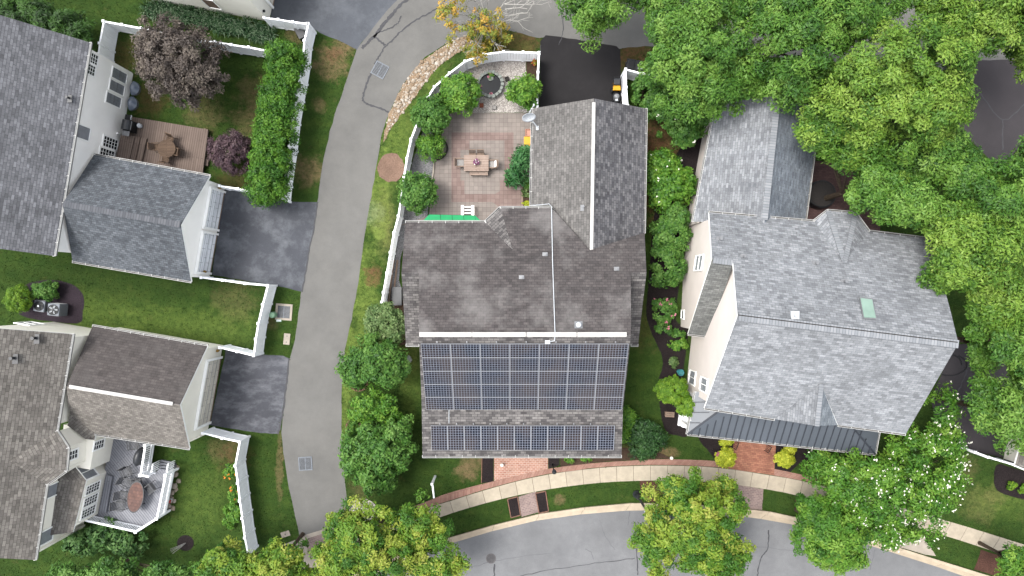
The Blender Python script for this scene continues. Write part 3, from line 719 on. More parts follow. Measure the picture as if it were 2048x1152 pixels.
b = MB(); P = [W(*p) for p in ((963, 966), (964, 905))]; b.bar(P[0]+Vector((0, 0, .03)), P[1]+Vector((0, 0, .03)), .05, .08); b.build('bed_edging', M['edge'], kind='structure')
sheet('red_mulch_bed', [(1280, 962), (1312, 962), (1340, 975), (1330, 1004), (1295, 1004), (1282, 985)], M['brmulch'], 2, .04, .3)
sheet('red_mulch_bed', [(1590, 1000), (1640, 1004), (1690, 1030), (1680, 1052), (1600, 1028)], M['brmulch'], 2, .04, .3)
sheet('red_mulch_bed', [(1962, 1099), (2020, 1119), (2012, 1158), (1948, 1138)], M['brmulch'], 2, .04, .3)
sheet('red_mulch_bed', [(790, 1060), (830, 1055), (850, 1085), (800, 1105)], M['brmulch'], 2, .04, .3)
sheet('brick_crossing', [(1462, 967), (1527, 978), (1524, 1020), (1455, 1013)], M['gbrick'], 2, .02, .3, uvrot=-.1)
sheet('porch_walk', [(1468, 880), (1552, 885), (1548, 950), (1440, 934), (1431, 924), (1462, 925)], M['brickE'], 5, uvrot=-.12)
sheet('porch_bed', [(1395, 870), (1470, 880), (1466, 922), (1432, 921), (1420, 905), (1400, 885)], M['mulch'], 2, .03, .3)
sheet('porch_bed', [(1551, 885), (1650, 895), (1640, 915), (1600, 925), (1580, 944), (1549, 940)], M['mulch'], 2, .03, .3)
sheet('side_bed', smooth([(1392, 255), (1405, 300), (1380, 430), (1360, 560), (1352, 640), (1376, 660), (1366, 760), (1390, 800), (1378, 868), (1352, 870), (1334, 864), (1324, 840), (1319, 803), (1317, 762), (1325, 734), (1322, 707), (1304, 669), (1293, 631), (1295, 586), (1303, 480), (1310, 420), (1325, 360), (1352, 310)], 4, True), M['mulch'], 2, .02, .3)
sheet('corner_bed', smooth([(1992, 932), (2015, 932), (2100, 965), (2100, 1010), (2048, 999), (2000, 985), (1988, 965)], 4, True), M['mulch'], 2, .02, .3)
sheet('ac_bed', smooth([(60, 566), (110, 560), (150, 572), (168, 595), (166, 625), (160, 645), (120, 645), (40, 630), (30, 590)], 4, True), m_soil('plum_mulch', (40, 34, 40), (74, 64, 72)), 2, .02, .3)
sheet('bare_ring', smooth([(782+27*math.cos(k*math.pi/4), 335+29*math.sin(k*math.pi/4)) for k in range(8)], 4, True), M['bare'], 2, .05, .25)
for cx, cy, rx, ry in ((718, 767, 16, 14), (707, 855, 14, 17)):
    sheet('tree_bed', smooth([(cx+rx*math.cos(k*math.pi/4), cy+ry*math.sin(k*math.pi/4)) for k in range(8)], 4, True), M['mulch'], 2)
    b = MB()
    for k in range(30):
        a = k*2*math.pi/30; p = W(cx+rx*math.cos(a), cy+ry*math.sin(a)); b.box((p.x, p.y, .04), (.10, .15, .09), -a)
    b.build('bed_edging', M['edge'], kind='structure')
sheet('tree_bed', [(371+17*math.cos(k*math.pi/12), 1086+16*math.sin(k*math.pi/12)) for k in range(24)], M['mulch'], 2)
# alley crossing marks
line_marks('crack_seal', [([(833, -10), (810, 2), (790, 22), (770, 45), (752, 68), (738, 82), (724, 97)], .2), ([(803, 32), (797, 45), (783, 55), (763, 63), (748, 72)], .09),
   ([(905, -20), (885, 8), (862, 24), (830, 42), (800, 65), (785, 80), (770, 94), (757, 115), (748, 128)], .1), ([(747, 72), (758, 81), (771, 91)], .12),
   ([(742, 147), (733, 170), (727, 190), (726, 200), (732, 207), (750, 213), (778, 224)], .13), ([(1122, 20), (1126, 60), (1118, 90)], .05), ([(2048, 208), (2005, 240), (1960, 185)], .09), ([(2005, 240), (2005, 300)], .08),
   ([(1935, 740), (1922, 770), (1910, 800), (1905, 830)], .08), ([(578, 716), (573, 770), (565, 830), (556, 868)], .11), ([(635, 404), (628, 455), (617, 510), (605, 584)], .1),
   ([(1081, 90), (1079, 150), (1077, 214)], .05)], M['crack'], 4)
line_marks('street_crack', [([(1271, 1046), (1272, 1080), (1274, 1115), (1275, 1150)], .07), ([(1537, 1060), (1535, 1095), (1520, 1120), (1515, 1152)], .08), ([(990, 1128), (988, 1160)], .1), ([(1270, 1117), (1200, 1125), (1100, 1140), (1040, 1152)], .045)], M['crack'], 3)
line_marks('hairline_crack', [([(1170, 1098), (1182, 1105), (1187, 1118)], .03), ([(1259, 1020), (1256, 1050)], .03), ([(1740, 1140), (1750, 1100)], .03), ([(1600, 1050), (1596, 1080), (1590, 1100)], .03), ([(900, 1140), (950, 1132), (1000, 1120), (1100, 1105)], .025), ([(1480, 1090), (1560, 1098), (1650, 1112), (1720, 1130)], .02), ([(1200, 1040), (1210, 1070), (1230, 1100)], .02)], M['hair'], 3)
# patio side
PZ = 3
patio = [(893, 226), (1064, 226), (1075, 226), (1075, 420), (990, 450), (800, 450), (858, 432), (866, 330), (880, 285)]
sheet('patio', patio, M['paver'], 2)
sheet('patio_band', [(903, 265), (1027, 265), (1027, 380), (1045, 380), (1045, 415), (1000, 416), (985, 404), (903, 404)], M['rpaver'], 3)
sheet('patio_inset', [(939, 281), (1009, 281), (1009, 360), (1000, 360), (1000, 382), (990, 388), (929, 388), (929, 361), (921, 361), (921, 300), (939, 300)], M['paver'], 4)
sheet('pond_gravel', [(905, 150), (932, 130), (968, 117), (1010, 112), (1052, 112), (1053, 165), (1053, 195), (1072, 210), (1072, 225), (900, 226), (895, 190)], M['gravel'], 2, .02)
sheet('side_gravel', [(846, 262), (862, 262), (880, 290), (868, 320), (868, 350), (858, 400), (855, 445), (820, 445), (800, 520), (798, 560), (808, 600), (780, 600), (777, 590), (790, 520), (800, 440), (812, 400), (826, 320)], M['ggravel'], 1, .02)
sheet('side_path', [(780, 600), (812, 600), (812, 690), (800, 690), (790, 640)], M['dirt'], 2)
sheet('fence_bed', [(1053, 113), (1075, 113), (1075, 213), (1060, 205), (1053, 175)], M['dirt'], 3)
sheet('garage_bed', [(1045, 370), (1064, 350), (1064, 420), (1045, 416)], M['dirt'], 5)
b = MB(); b.bar(W(1044.5, 362)+Vector((0, 0, .07)), W(1045, 415)+Vector((0, 0, .07)), .09, .12); b.build('bed_edging', M['wood'], kind='structure')
b = MB(); P = [W(*p) for p in ((868, 322), (867, 345), (862, 372))]; b.bar(P[0]+Vector((0, 0, .06)), P[1]+Vector((0, 0, .06)), .08, .1); b.bar(P[1]+Vector((0, 0, .061)), P[2]+Vector((0, 0, .061)), .08, .1); b.build('path_kerb', M['concrete'], kind='structure')
b = MB(); P = [W(*p) for p in ((788, 520), (782, 570), (778, 605))]
for dx in (0, .25):
    for p, q in zip(P, P[1:]): b.bar(p+Vector((dx, 0, .06)), q+Vector((dx, 0, .06)), .1, .12)
b.build('path_kerb', M['wood'], kind='structure')
# stone drainage strip
so = [(770, 262), (778, 226), (806, 170), (828, 140), (850, 117), (900, 84), (935, 70), (950, 84), (940, 92), (905, 112), (880, 130), (860, 152), (838, 182), (815, 212), (795, 240), (778, 262), (768, 285)]
sheet('tan_soil_strip', so, M['sand'], 2, .05, .3)
rr = random.Random(4); m = MB()
def inpoly(x, y, P):
    c = False; n = len(P); j = n-1
    for i in range(n):
        if (P[i][1] > y) != (P[j][1] > y) and x < (P[j][0]-P[i][0])*(y-P[i][1])/(P[j][1]-P[i][1])+P[i][0]: c = not c
        j = i
    return c
placed = []
so2 = [(783, 240), (800, 200), (822, 168), (850, 135), (890, 102), (925, 84), (944, 86), (905, 112), (880, 130), (860, 152), (838, 182), (815, 212), (795, 240), (778, 262)]
while len(placed) < 430:
    x, y = rr.uniform(768, 950), rr.uniform(68, 280)
    if not inpoly(x, y, so): continue
    if y > 215 and rr.random() < .6: continue
    if not inpoly(x, y, so2) and rr.random() < .8: continue
    s_ = rr.choice((.1, .13, .16, .2, .24, .3)) * rr.uniform(.8, 1.15)
    if any((x-a)**2+(y-b2)**2 < ((s_+c)*.42/S)**2 for a, b2, c in placed):
        if rr.random() < .985: continue
    placed.append((x, y, s_)); p = W(x, y); m.rock((p.x, p.y, .0), s_, rr)
tag(m.build('river_stones', M['rocks'], smooth=False), 'strip of pale tan and white river stones along the curving alley', 'stones', kind='stuff')
# ================================================================ HOUSES
def facets(h, fl, mats, th=.16, name='roof'):
    m = MB()
    for pl, px, mi in fl: m.slab([pl.px(*p) for p in px], th, mi, len(mats)-1)
    return m.build(name, mats, h)
def wside(a, b, ref):
    d = b-a; n = Vector((-d.y, d.x)); return 1 if n.x*(ref.x-a.x)+n.y*(ref.y-a.y) > 0 else -1
def wall(m, a, b, ref, inset=.3, z0=0, trim=(.3, .3), dz=.12, mi=0):
    return skirt(m, a, b, a.z-dz, b.z-dz, inset, wside(a, b, ref), z0, trim, mi)
def outdir(a, b, ref):
    d = b-a; n = Vector((-d.y, d.x, 0)).normalized(); return n if (n.x*(ref.x-a.x)+n.y*(ref.y-a.y)) < 0 else -n
def strip_on(h, name, mats, a, b, w, t, mi=0):
    m = MB(); m.bar(a, b, w, t); return m.build(name, mats, h)
def fixture(h, p, n):
    m = MB(); n = Vector(n).normalized(); p = Vector(p)
    m.box(p+n*.02, (.1, .1, .18)); m.tube(p+n*.1+Vector((0, 0, -.12)), p+n*.1+Vector((0, 0, .1)), .07, .09, 8); m.tube(p+n*.1+Vector((0, 0, .1)), p+n*.1+Vector((0, 0, .2)), .1, .01, 8)
    return m.build('wall_lamp', M['brass'], h)

# ---- centre house (solar panels)
hD = thing('house', 'brown grey roofed house with two rows of solar panels in the middle of the picture', 'house', W(1040, 620), 0, 'houses of the estate')
Pb = plane((900, 672, 7.4), (1200, 672, 7.4), (1000, 445, 4.9))
Pf = plane((900, 673, 7.4), (1200, 673, 7.4), (1000, 816, 4.85))
zm = 4.85
Pp = plane((900, 816, zm), (1200, 816, zm), (1000, 912, 4.1))
a = Pb.px(820, 545); zw = a.z
Pw = plane((820, 545, zw), (1280, 545, zw), (1000, 690, zw-2.3))
facets(hD, [(Pb, [(811, 444), (971, 444), (1000.6, 415.5), (1103, 415.5), (1180, 500), (1289, 465), (1293, 545), (1262, 545), (1262, 672), (838, 672), (838, 545), (803, 545)], 0),
            (Pw, [(803, 545), (840, 545), (840, 690), (812, 690)], 1), (Pw, [(1260, 545), (1293, 545), (1276, 690), (1260, 690)], 1)],
       [M['shD'], M['shDf'], M['trim']])
bay = Plane(Pb.px(971, 444), Pb.px(1000.6, 415.5), Pb.px(1025, 499, .12))
m = MB(); m.slab([Pb.px(971, 444, .015), Pb.px(1000.6, 415.5, .015), Pb.px(1025, 499, .03)], .1, 0, 1, down=(-.7, .72, 0)); m.build('bay_roof', [M['shDf'], M['trim']], hD)
facets(hD, [(Pf, [(838, 671), (1262, 671), (1246, 816.5), (843.5, 816.5)], 0), (Pp, [(843.5, 815.5), (1246, 815.5), (1243, 912.5), (845, 912.5)], 0)], [M['shDf'], M['trim']], name='front_roof')
zgr, zge = 5.5, 3.3
Pgl = plane((1188, 197, zgr), (1185, 500, zgr), (1065, 300, zge)); Pgr = plane((1188, 197, zgr), (1185, 500, zgr), (1292, 300, zge))
facets(hD, [(Pgl, [(1188, 197), (1065, 217), (1062, 411), (1103, 411.5), (1185, 545)], 0), (Pgr, [(1188, 197), (1292, 217), (1288, 468), (1185, 545)], 1)], [M['shDg'], M['shDh'], M['trim']], name='garage_roof')
ref = W(1050, 600, 3); m = MB()
e = lambda pl, *q: pl.px(*q)
fa, fb = e(Pp, 845, 912.5), e(Pp, 1243, 912.5)
wall(m, fa, fb, ref, 1.6, trim=(1.2, 1.2), dz=.3)
wall(m, e(Pb, 811, 444), e(Pb, 971, 444), ref); wall(m, e(Pb, 1000.6, 415.5), e(Pb, 1103, 415.5), ref, trim=(.2, 0)); wall(m, e(Pb, 971, 444), e(Pb, 1000.6, 415.5), ref, trim=(.1, .1))
for x0, x1, xe in ((803, 812, 811), (1293, 1276, 1289)):
    wall(m, e(Pb, x0, 545), e(Pb, xe, 446 if x0 < 1000 else 466), ref, trim=(0, .3)); wall(m, e(Pw, x0, 545), e(Pw, x1, 690), ref, trim=(0, .3))
    xm = 838 if x0 < 1000 else 1262
    wall(m, e(Pw, x1, 690), e(Pw, xm, 690), ref, trim=(.3, 0))
wall(m, e(Pf, 838, 672), e(Pf, 843.5, 816), ref, trim=(0, 0)); wall(m, e(Pf, 1262, 672), e(Pf, 1246, 816), ref, trim=(0, 0))
gref = W(1180, 320, 3)
wall(m, e(Pgl, 1065, 217), e(Pgl, 1062, 411), gref, trim=(.3, 0)); wall(m, e(Pgr, 1292, 217), e(Pgr, 1288, 466), gref, trim=(.3, 0))
gable(m, e(Pgl, 1065, 217), e(Pgl, 1188, 197), e(Pgr, 1292, 217), .3, gref)
m.build('wall', M['siding'], hD)
# porch posts and beam
for px in (850, 950, 1140, 1238):
    p = W(px, 905, 0); q = e(Pp, px, 903); m = MB(); m.box((q.x, q.y, q.z/2-.15), (.2, .2, q.z-.3)); m.box((q.x, q.y, .12), (.3, .3, .24)); m.build('porch_post', M['trim'], hD)
gutter(hD, fa, fb, (0, -1, 0)); gutter(hD, e(Pb, 811, 444), e(Pb, 971, 444), (0, 1, 0)); gutter(hD, e(Pb, 971, 444), e(Pb, 1000.6, 415.5), (-.7, .7, 0)); gutter(hD, e(Pb, 1000.6, 415.5), e(Pb, 1103, 415.5), (0, 1, 0))
gutter(hD, e(Pgl, 1065, 217), e(Pgl, 1062, 411), (-1, 0, 0)); gutter(hD, e(Pgr, 1292, 217), e(Pgr, 1288, 466), (1, 0, 0))
gutter(hD, e(Pw, 812, 690), e(Pw, 838, 690), (0, -1, 0)); gutter(hD, e(Pw, 1262, 690), e(Pw, 1276, 690), (0, -1, 0))
# white ridge vents
mridge = m_plain('ridge_vent', (206, 204, 200), .6, .06, 3)
for x0, x1 in ((839, 943.5), (944.5, 1051.5), (1053, 1153), (1154.5, 1253)):
    m = MB(); A, B = Pb.px(x0, 671, 0), Pb.px(x1, 671, 0)
    m.bar(A+Vector((0, .06, .05)), B+Vector((0, .06, .05)), .25, .06); m.build('ridge_vent', mridge, hD)
m = MB(); m.bar(Pgl.px(1188, 205, .03), Pgl.px(1183, 515, .03), .19, .06); m.build('ridge_vent', mridge, hD)
m = MB(); m.box(Pgl.px(1183, 517, .04), (.2, .22, .1)); m.build('ridge_cap', M['terra'], hD)
# conduit and junction box
m = MB(); pts = [Pgl.px(1063, 411, .06), Pgl.px(1080, 410, .06), Pgl.px(1099, 408, .06), Pb.px(1103, 415, .09), Pb.px(1105, 520, .06), Pb.px(1109, 640, .06), Pb.px(1110, 666, .09), Pf.px(1109, 680, .08), Pf.px(1096, 682, .08)]
m.path(pts, .025); m.build('conduit', M['pale'], hD)
m = MB(); m.box(Pf.px(1095, 682, .1), (.28, .2, .14)); m.build('junction_box', M['pale'], hD)
m = MB(); m.bar(Pf.px(898, 812, .04), Pp.px(898, 846, .04), .03, .03); m.build('conduit', M['pale'], hD)
# tubular skylight, vents
p = Pb.px(1157, 650, 0); m = MB(); m.tube(p, p+Vector((0, .02, .16)), .15, .14, 14); m.lathe(p+Vector((0, .02, .16)), ((.16, 0), (.13, .06), (.08, .1), (.0, .12)), 14); st_ = m.build('sun_tunnel', M['pale'], hD); m = MB(); m.slab([Pb.px(*q, .03) for q in ((1149, 643), (1165, 643), (1165, 657), (1149, 657))], .02, 0, 0); m.build('flashing', M['metal'], st_)
for q in ((1090, 509), (1233, 538), (1043, 555)): vent(hD, Pb.px(*q, 0), .05, .22)
vent(hD, Pgl.px(1166, 414, 0), .05, .2)
# stone-free basement hatch
m = MB(); c = W(797, 592, 0); m.box((c.x, c.y, .3), (.55, 1.15, .6)); m.box((c.x, c.y, .62), (.6, 1.2, .05)); m.build('cellar_hatch', M['dark'], hD)
# solar panels
def panel_mesh(pl, w, h):
    n = pl.n; t = Vector((0, 0, 1)).cross(n).normalized(); b = n.cross(t)
    m = LM(); c = [Vector((0, 0, 0))-t*w/2-b*h/2, t*w/2-b*h/2, t*w/2+b*h/2, -t*w/2+b*h/2]
    m.face([p+n*.04 for p in c], 0, org=c[0]+t*.0)
    f = LM(); R = Matrix((t, b, n)).transposed(); fw = .02
    for s in (-1, 1):
        f.box(b*s*(h/2-fw/2)+n*.02, (w, fw, .05), R=R); f.box(t*s*(w/2-fw/2)+n*.0195, (fw, h-2*fw, .05), R=R)
    return m, f, t, b
def array(pl, TL, TR, BL, nc, nr, key):
    A, B, C = pl.px(*TL, .12), pl.px(*TR, .12), pl.px(*BL, .12)
    n = pl.n; t = Vector((0, 0, 1)).cross(n).normalized(); b = n.cross(t)
    if t.x < 0: t, b = -t, -b
    Wd = (B-A).dot(t); Hd = (C-A).dot(b); w, h = Wd/nc, Hd/nr
    m, f, tt, bb = panel_mesh(pl, abs(w)-.012, abs(h)-.012)
    first = None
    for r in range(nr):
        for k in range(nc):
            pos = A + t*w*(k+.5) + b*h*(r+.5)
            if first is None:
                o = m.build('solar_panel', M['solar']); o.parent = hD; fr = f.build('frame', M['vent']); fr.parent = o; first = o
            else: o = copy_tree(first, hD)
            o.location = pos - ORG[hD]
    return A, t, b, w, h
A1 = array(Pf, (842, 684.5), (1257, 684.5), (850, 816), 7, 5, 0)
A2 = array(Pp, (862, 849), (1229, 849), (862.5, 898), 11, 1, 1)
for (A, t, b, w, h), nc, pl in ((A1, 7, Pf), (A2, 11, Pp)):
    for k in range(nc):
        m = MB(); p = A + t*w*(k+.55); m.box(p - b*.09*(1 if h > 0 else -1), (.06, .1, .06)); m.build('panel_clamp', M['metal'], hD)
# satellite dish
dish = MB(); c = Pgl.px(1074, 239, 1.0); R = Matrix.Rotation(math.radians(62), 3, 'X') @ Matrix.Rotation(math.radians(8), 3, 'Y')
dish.lathe(c, ((.02, .0), (.18, .03), (.32, .08), (.38, .125), (.38, .14), (.31, .095), (.18, .045), (.0, .015)), 24, sx=1.1, R=R)
dd = dish.build('satellite_dish', M['pale'], hD, smooth=True)
m = MB(); f0 = Pgl.px(1076, 256, 0); m.tube(f0, c, .035); m.box(f0, (.25, .25, .04)); m.build('mount', M['pale'], dd)
m = MB(); m.tube(c + R @ Vector((0, .35, .1)), c + Vector((.3, .55, .35)), .02); m.box(c+Vector((.3, .55, .35)), (.08, .14, .08)); m.build('feed_arm', M['pale'], dd)

# ---- right house (silver roof)
hE = thing('house', 'pinkish white house with silver shingle roof and dark metal porch roof, right of centre', 'house', W(1600, 650), 0, 'houses of the estate')
ZR, ZW = 9.5, 7.5
Eb = plane((1475, 632, ZR), (1917, 687, ZR), (1524, 438, 5.4))
Ef = plane((1475, 633, ZR), (1917, 688, ZR), (1640, 849, 5.4))
zr2 = e(Eb, 1425, 519).z
Ew = plane((1425, 518, zr2), (1467, 523, zr2), (1400, 670.5, 3.1))
facets(hE, [(Eb, [(1418, 425), (1630, 443), (1738, 462), (1862, 478), (1900, 618), (1917, 687), (1475, 632), (1466, 524), (1424, 518)], 0),
            (Ew, [(1424, 518), (1468, 523.5), (1417, 673), (1376, 668)], 1)], [M['shEb'], M['shEw'], M['trim']])
facets(hE, [(Ef, [(1475, 631.5), (1917, 686.5), (1811.5, 868), (1676, 850), (1642, 768), (1549, 838), (1409, 816)], 0)], [M['shE'], M['trim']], name='front_roof')
# back bay
tip = Eb.px(1688, 526, .03); zb = 5.35; q0, q1, q2, q3 = Eb.px(1628, 443), W(1656, 421.5, zb), W(1711, 426, zb), Eb.px(1738, 463)
m = MB(); m.slab([q0, q1, tip], .14, 0, 0); m.slab([q1, q2, tip], .14, 0, 0); m.slab([q2, q3, tip], .14, 0, 0)
m.build('bay_roof', [M['shEb'], M['trim']], hE)
for a, b2 in ((q1, tip), (q2, tip)):
    m = MB(); m.bar(a+Vector((0, 0, .03)), b2+Vector((0, 0, .04)), .28, .03); m.uv = [[(p.x*.0+(Vector(p)-a).dot((b2-a).normalized()), .3) for p in [m.v[i] for i in f]] for f in m.f]; m.build('hip_cap', M['ridge'], hE)
# front cross gable
tg = Ef.px(1642, 768, 0); rg = W(1633, 852, tg.z); gl_, gr_ = W(1549, 838, 5.3), W(1676, 850, 5.3)
m = MB(); m.slab([tg+Vector((0, .1, .03)), rg, gl_], .14, 0, 0); m.slab([tg+Vector((0, .1, .03)), gr_, rg], .14, 1, 1)
m.face([gl_-Vector((0, -.3, .1)), gr_-Vector((0, -.3, .1)), rg-Vector((0, -.25, .12))], 2)
m.build('gable_roof', [M['shEb'], m_shingle('gable_shingle_shaded', (140, 148, 156), (176, 184, 190), (120, 128, 136)), M['trim']], hE)  # right facet: its change of light is put into the bluish colour
def caps(h, a, b, w=.3, mat='ridge'):
    a, b = Vector(a), Vector(b); m = MB(); m.bar(a, b, w, .04); d = (b-a).normalized()
    m.uv = [[((m.v[i]-a).dot(d), .5) for i in f] for f in m.f]; return m.build('ridge_cap', M[mat], h)
caps(hE, tg+Vector((0, 0, .06)), rg+Vector((0, 0, .05)), .26)
caps(hE, Ef.px(1477, 632, .06), Ef.px(1916, 687, .06), .42)
caps(hE, Ew.px(1426, 519.5, .05), Ew.px(1466, 524.5, .05), .3)
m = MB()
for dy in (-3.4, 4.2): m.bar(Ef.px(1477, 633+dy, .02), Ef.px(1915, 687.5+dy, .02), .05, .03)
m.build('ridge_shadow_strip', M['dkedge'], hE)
# garage
Egl = plane((1555, 195, 5.6), (1530, 432, 5.6), (1410, 322, 3.1)); Egr = plane((1555, 195, 5.6), (1530, 432, 5.6), (1624, 322, 3.1))
facets(hE, [(Egl, [(1432, 207), (1556, 190), (1529, 446), (1386, 443)], 0), (Egr, [(1556, 190), (1640, 217), (1611, 438), (1529, 446)], 1)], [M['shEb'], m_shingle('sky_tinted_shingle', (124, 132, 142), (158, 166, 175), (110, 117, 127)), M['trim']], name='garage_roof')  # right slope: bluish light of the sky painted into the shingle colour
caps(hE, Egl.px(1555, 200, .04), Egl.px(1529.5, 440, .04), .36)
ref = W(1640, 640, 4); m = MB()
pW1 = wall(m, e(Eb, 1424, 518), e(Eb, 1418, 425), ref, trim=(0, .3)); pW1b = wall(m, e(Ew, 1424, 518), e(Ew, 1376, 668), ref, trim=(0, .3))
wall(m, e(Ew, 1376, 668), e(Ew, 1417, 673), ref, trim=(.3, 0))
pW2 = wall(m, e(Ef, 1475, 632), e(Ef, 1409, 816), ref, trim=(0, .3)); wall(m, e(Eb, 1475, 632), e(Eb, 1466, 524), ref, trim=(0, 0))
wall(m, e(Ef, 1409, 816), e(Ef, 1811, 868), ref); wall(m, e(Ef, 1917, 687), e(Ef, 1811, 868), ref, trim=(0, .3)); wall(m, e(Eb, 1917, 687), e(Eb, 1862, 478), ref, trim=(0, .3))
wall(m, e(Eb, 1418, 425), e(Eb, 1630, 443), ref); wall(m, q0, q1, ref, trim=(.1, .1)); wall(m, q1, q2, ref, trim=(.1, .1)); wall(m, q2, q3, ref, trim=(.1, .1)); wall(m, e(Eb, 1738, 463), e(Eb, 1862, 478), ref)
gref = W(1520, 320, 3)
pW3 = wall(m, e(Egl, 1432, 207), e(Egl, 1386, 443), gref, trim=(.3, 0)); wall(m, e(Egr, 1640, 217), e(Egr, 1611, 430), gref, trim=(.3, 0))
wall(m, e(Egl, 1432, 207), e(Egl, 1556, 190), gref, trim=(.3, 0)); wall(m, e(Egr, 1556, 190), e(Egr, 1640, 217), gref, trim=(0, .3))
m.build('wall', M['pink'], hE)
window(hE, pW1, (1398, 526), .85, 1.55, (-1, 0), 1, 2, 'pale_pane'); window(hE, pW1b, (1366, 629), .5, .6, (-1, 0), 1, 1)
window(hE, pW2, (1385, 755), .8, 1.35, (-1, 0), 2, 1, 'pale_pane'); window(hE, pW2, (1408, 769), .75, 1.35, (-1, 0), 2, 1, 'pale_pane')
for a, b2, o in ((e(Eb, 1418, 425), e(Eb, 1630, 443), (.1, 1, 0)), (q0, q1, (-.6, .8, 0)), (q1, q2, (.1, 1, 0)), (q2, q3, (.7, .7, 0)), (e(Eb, 1738, 463), e(Eb, 1862, 478), (.1, 1, 0)),
                 (e(Ef, 1409, 816), e(Ef, 1549, 838), (-.1, -1, 0)), (gr_, e(Ef, 1811, 868), (-.1, -1, 0)), (e(Ew, 1376, 668), e(Ew, 1417, 673), (-.1, -1, 0)),
                 (e(Egl, 1432, 207), e(Egl, 1386, 443), (-1, -.1, 0)), (e(Egr, 1640, 217), e(Egr, 1611, 438), (1, .1, 0))): gutter(hE, a, b2, o)
# skylight and vents
c4 = [Eb.px(x, y, .06) for x, y in ((1719, 597), (1742, 600), (1749.5, 637), (1726.5, 636))]
fm = MB(); c0 = sum(c4, Vector())/4
fm.slab([c0+(p-c0)*1.14+Vector((0, 0, .03)) for p in c4], .14, 0, 0); sk = fm.build('skylight', M['metal'], hE); gm = MB(); gm.slab([p+Vector((0, 0, .06)) for p in c4], .05, 0, 0); gm.build('pane', M['sky_lt'], sk)
for q in ((1631, 527), (1688, 563), (1440, 478), (1487, 513)): vent(hE, Eb.px(*q, 0), .06, .25)
p = Eb.px(1588, 630, 0); m = MB(); m.box(p+Vector((0, 0, .08)), (.42, .42, .2)); m.tube(p, p+Vector((0, 0, .4)), .1); m.build('roof_vent', M['pale'], hE)
m = MB(); c = pW1b.px(1352, 605, 0); m.box(c+Vector((-.1, 0, 0)), (.2, .45, .5)); m.build('meter_box', M['metal'], hE)
# porch with standing seams
zpe, zpt = 3.0, 3.75
Pm = plane((1375, 868, zpe), (1750, 908, zpe), (1580, 836, zpt)); Pl = plane((1375, 868, zpe), (1392, 784, zpe), (1442, 826, zpt)); Pr = plane((1750, 908, zpe), (1758, 864, zpe), (1702, 857, zpt))
facets(hE, [(Pm, [(1375, 868), (1750, 908), (1700, 848), (1444, 817)], 0), (Pl, [(1375, 868), (1444, 817), (1436, 786), (1391, 783)], 0), (Pr, [(1750, 908), (1758, 864), (1715, 840), (1700, 848)], 0)], [M['seam'], M['trim']], .1, 'porch_roof')
m = MB(); A, B = Pm.px(1375, 868, .02), Pm.px(1750, 908, .02); d = (B-A).normalized(); up = Vector((-d.y, d.x, 0)); sl = (Pm.z(A.x+up.x, A.y+up.y)-Pm.z(A.x, A.y)); L_ = (B-A).length; k = .25
while k < L_-.1:
    p = A+d*k; ln = min(2.35, k*.72, (L_-k)*1.1); m.bar(p, p+up*ln+Vector((0, 0, sl*ln)), .05, .05); k += .42
m.bar(A, Pm.px(1444, 817, .03), .1, .06); m.bar(B, Pm.px(1700, 848, .03), .1, .06)
A3, B3 = Pl.px(1376, 866, .02), Pl.px(1391, 784, .02)
for k in (.25, .5, .75):
    p = A3.lerp(B3, k); q = Pl.px(1375+69*k*1.0 if k < .9 else 1444, 868-51*k) if k <= .75 else None
    q = p + Vector((1.5*k+.2, .18*k, 0)); q.z = Pl.z(q.x, q.y)+.02; m.bar(p, q, .05, .05)
m.build('roof_seam', M['seamd'], hE)
gutter(hE, A-Vector((0, 0, .02)), B-Vector((0, 0, .02)), (-.1, -1, 0)); gutter(hE, Pl.px(1375, 868), Pl.px(1391, 784), (-1, .1, 0)); gutter(hE, Pr.px(1750, 908), Pr.px(1758, 864), (1, .1, 0))
m = MB(); pf = [W(x, y, .35) for x, y in ((1378, 795), (1372, 855), (1735, 893), (1760, 850))]; m.prism([(p.x, p.y) for p in pf], 0, .35); m.build('porch_floor', M['wood'], hE)
for x, y in ((1383, 858), (1470, 868), (1556, 877), (1650, 888), (1741, 897), (1393, 795)):
    p = W(x, y, 2.8); m = MB(); m.box((p.x, p.y, 1.5), (.18, .18, 2.9)); m.build('porch_post', M['trim'], hE)
rail = MB(); a, b2 = W(1350, 826, .9), W(1380, 846, .9)
rail = MB(); P0, P1 = W(1386, 800, 1.25), W(1380, 852, 1.25); rail.bar(P0, P1, .08, .07); rail.bar(P0-Vector((0, 0, .75)), P1-Vector((0, 0, .75)), .06, .06)
for k in range(1, 10): q = P0.lerp(P1, k/10); rail.bar(q, q-Vector((0, 0, .75)), .04, .04)
rail.build('porch_railing', M['trim'], hE)
# side steps with white railing
m = MB()
for k in range(3):
    c = W(1362+7*k, 833+2.2*k, .1); m.box((c.x, c.y, .1+.08*k), (.3, 1.2, .2+.16*k), -.12)
m.build('side_steps', M['white'], hE)
for x0, x1, y0, y1 in ((1478, 1484, 886, 900), (1543, 1550, 895, 906)):
    hr = MB()
    for dx in (0, 9):
        a, b2 = W(x0+dx, y0, .95), W(x0-6+dx, y1, .75); hr.tube(a, b2, .022); hr.tube(a, a-Vector((0, 0, .9)), .022); hr.tube(b2, b2-Vector((0, 0, .72)), .022)
        break
    for k in range(1, 4): q = a.lerp(b2, k/4); hr.tube(q, q-Vector((0, 0, .7)), .012)
    hr.build('handrail', M['black'], hE)

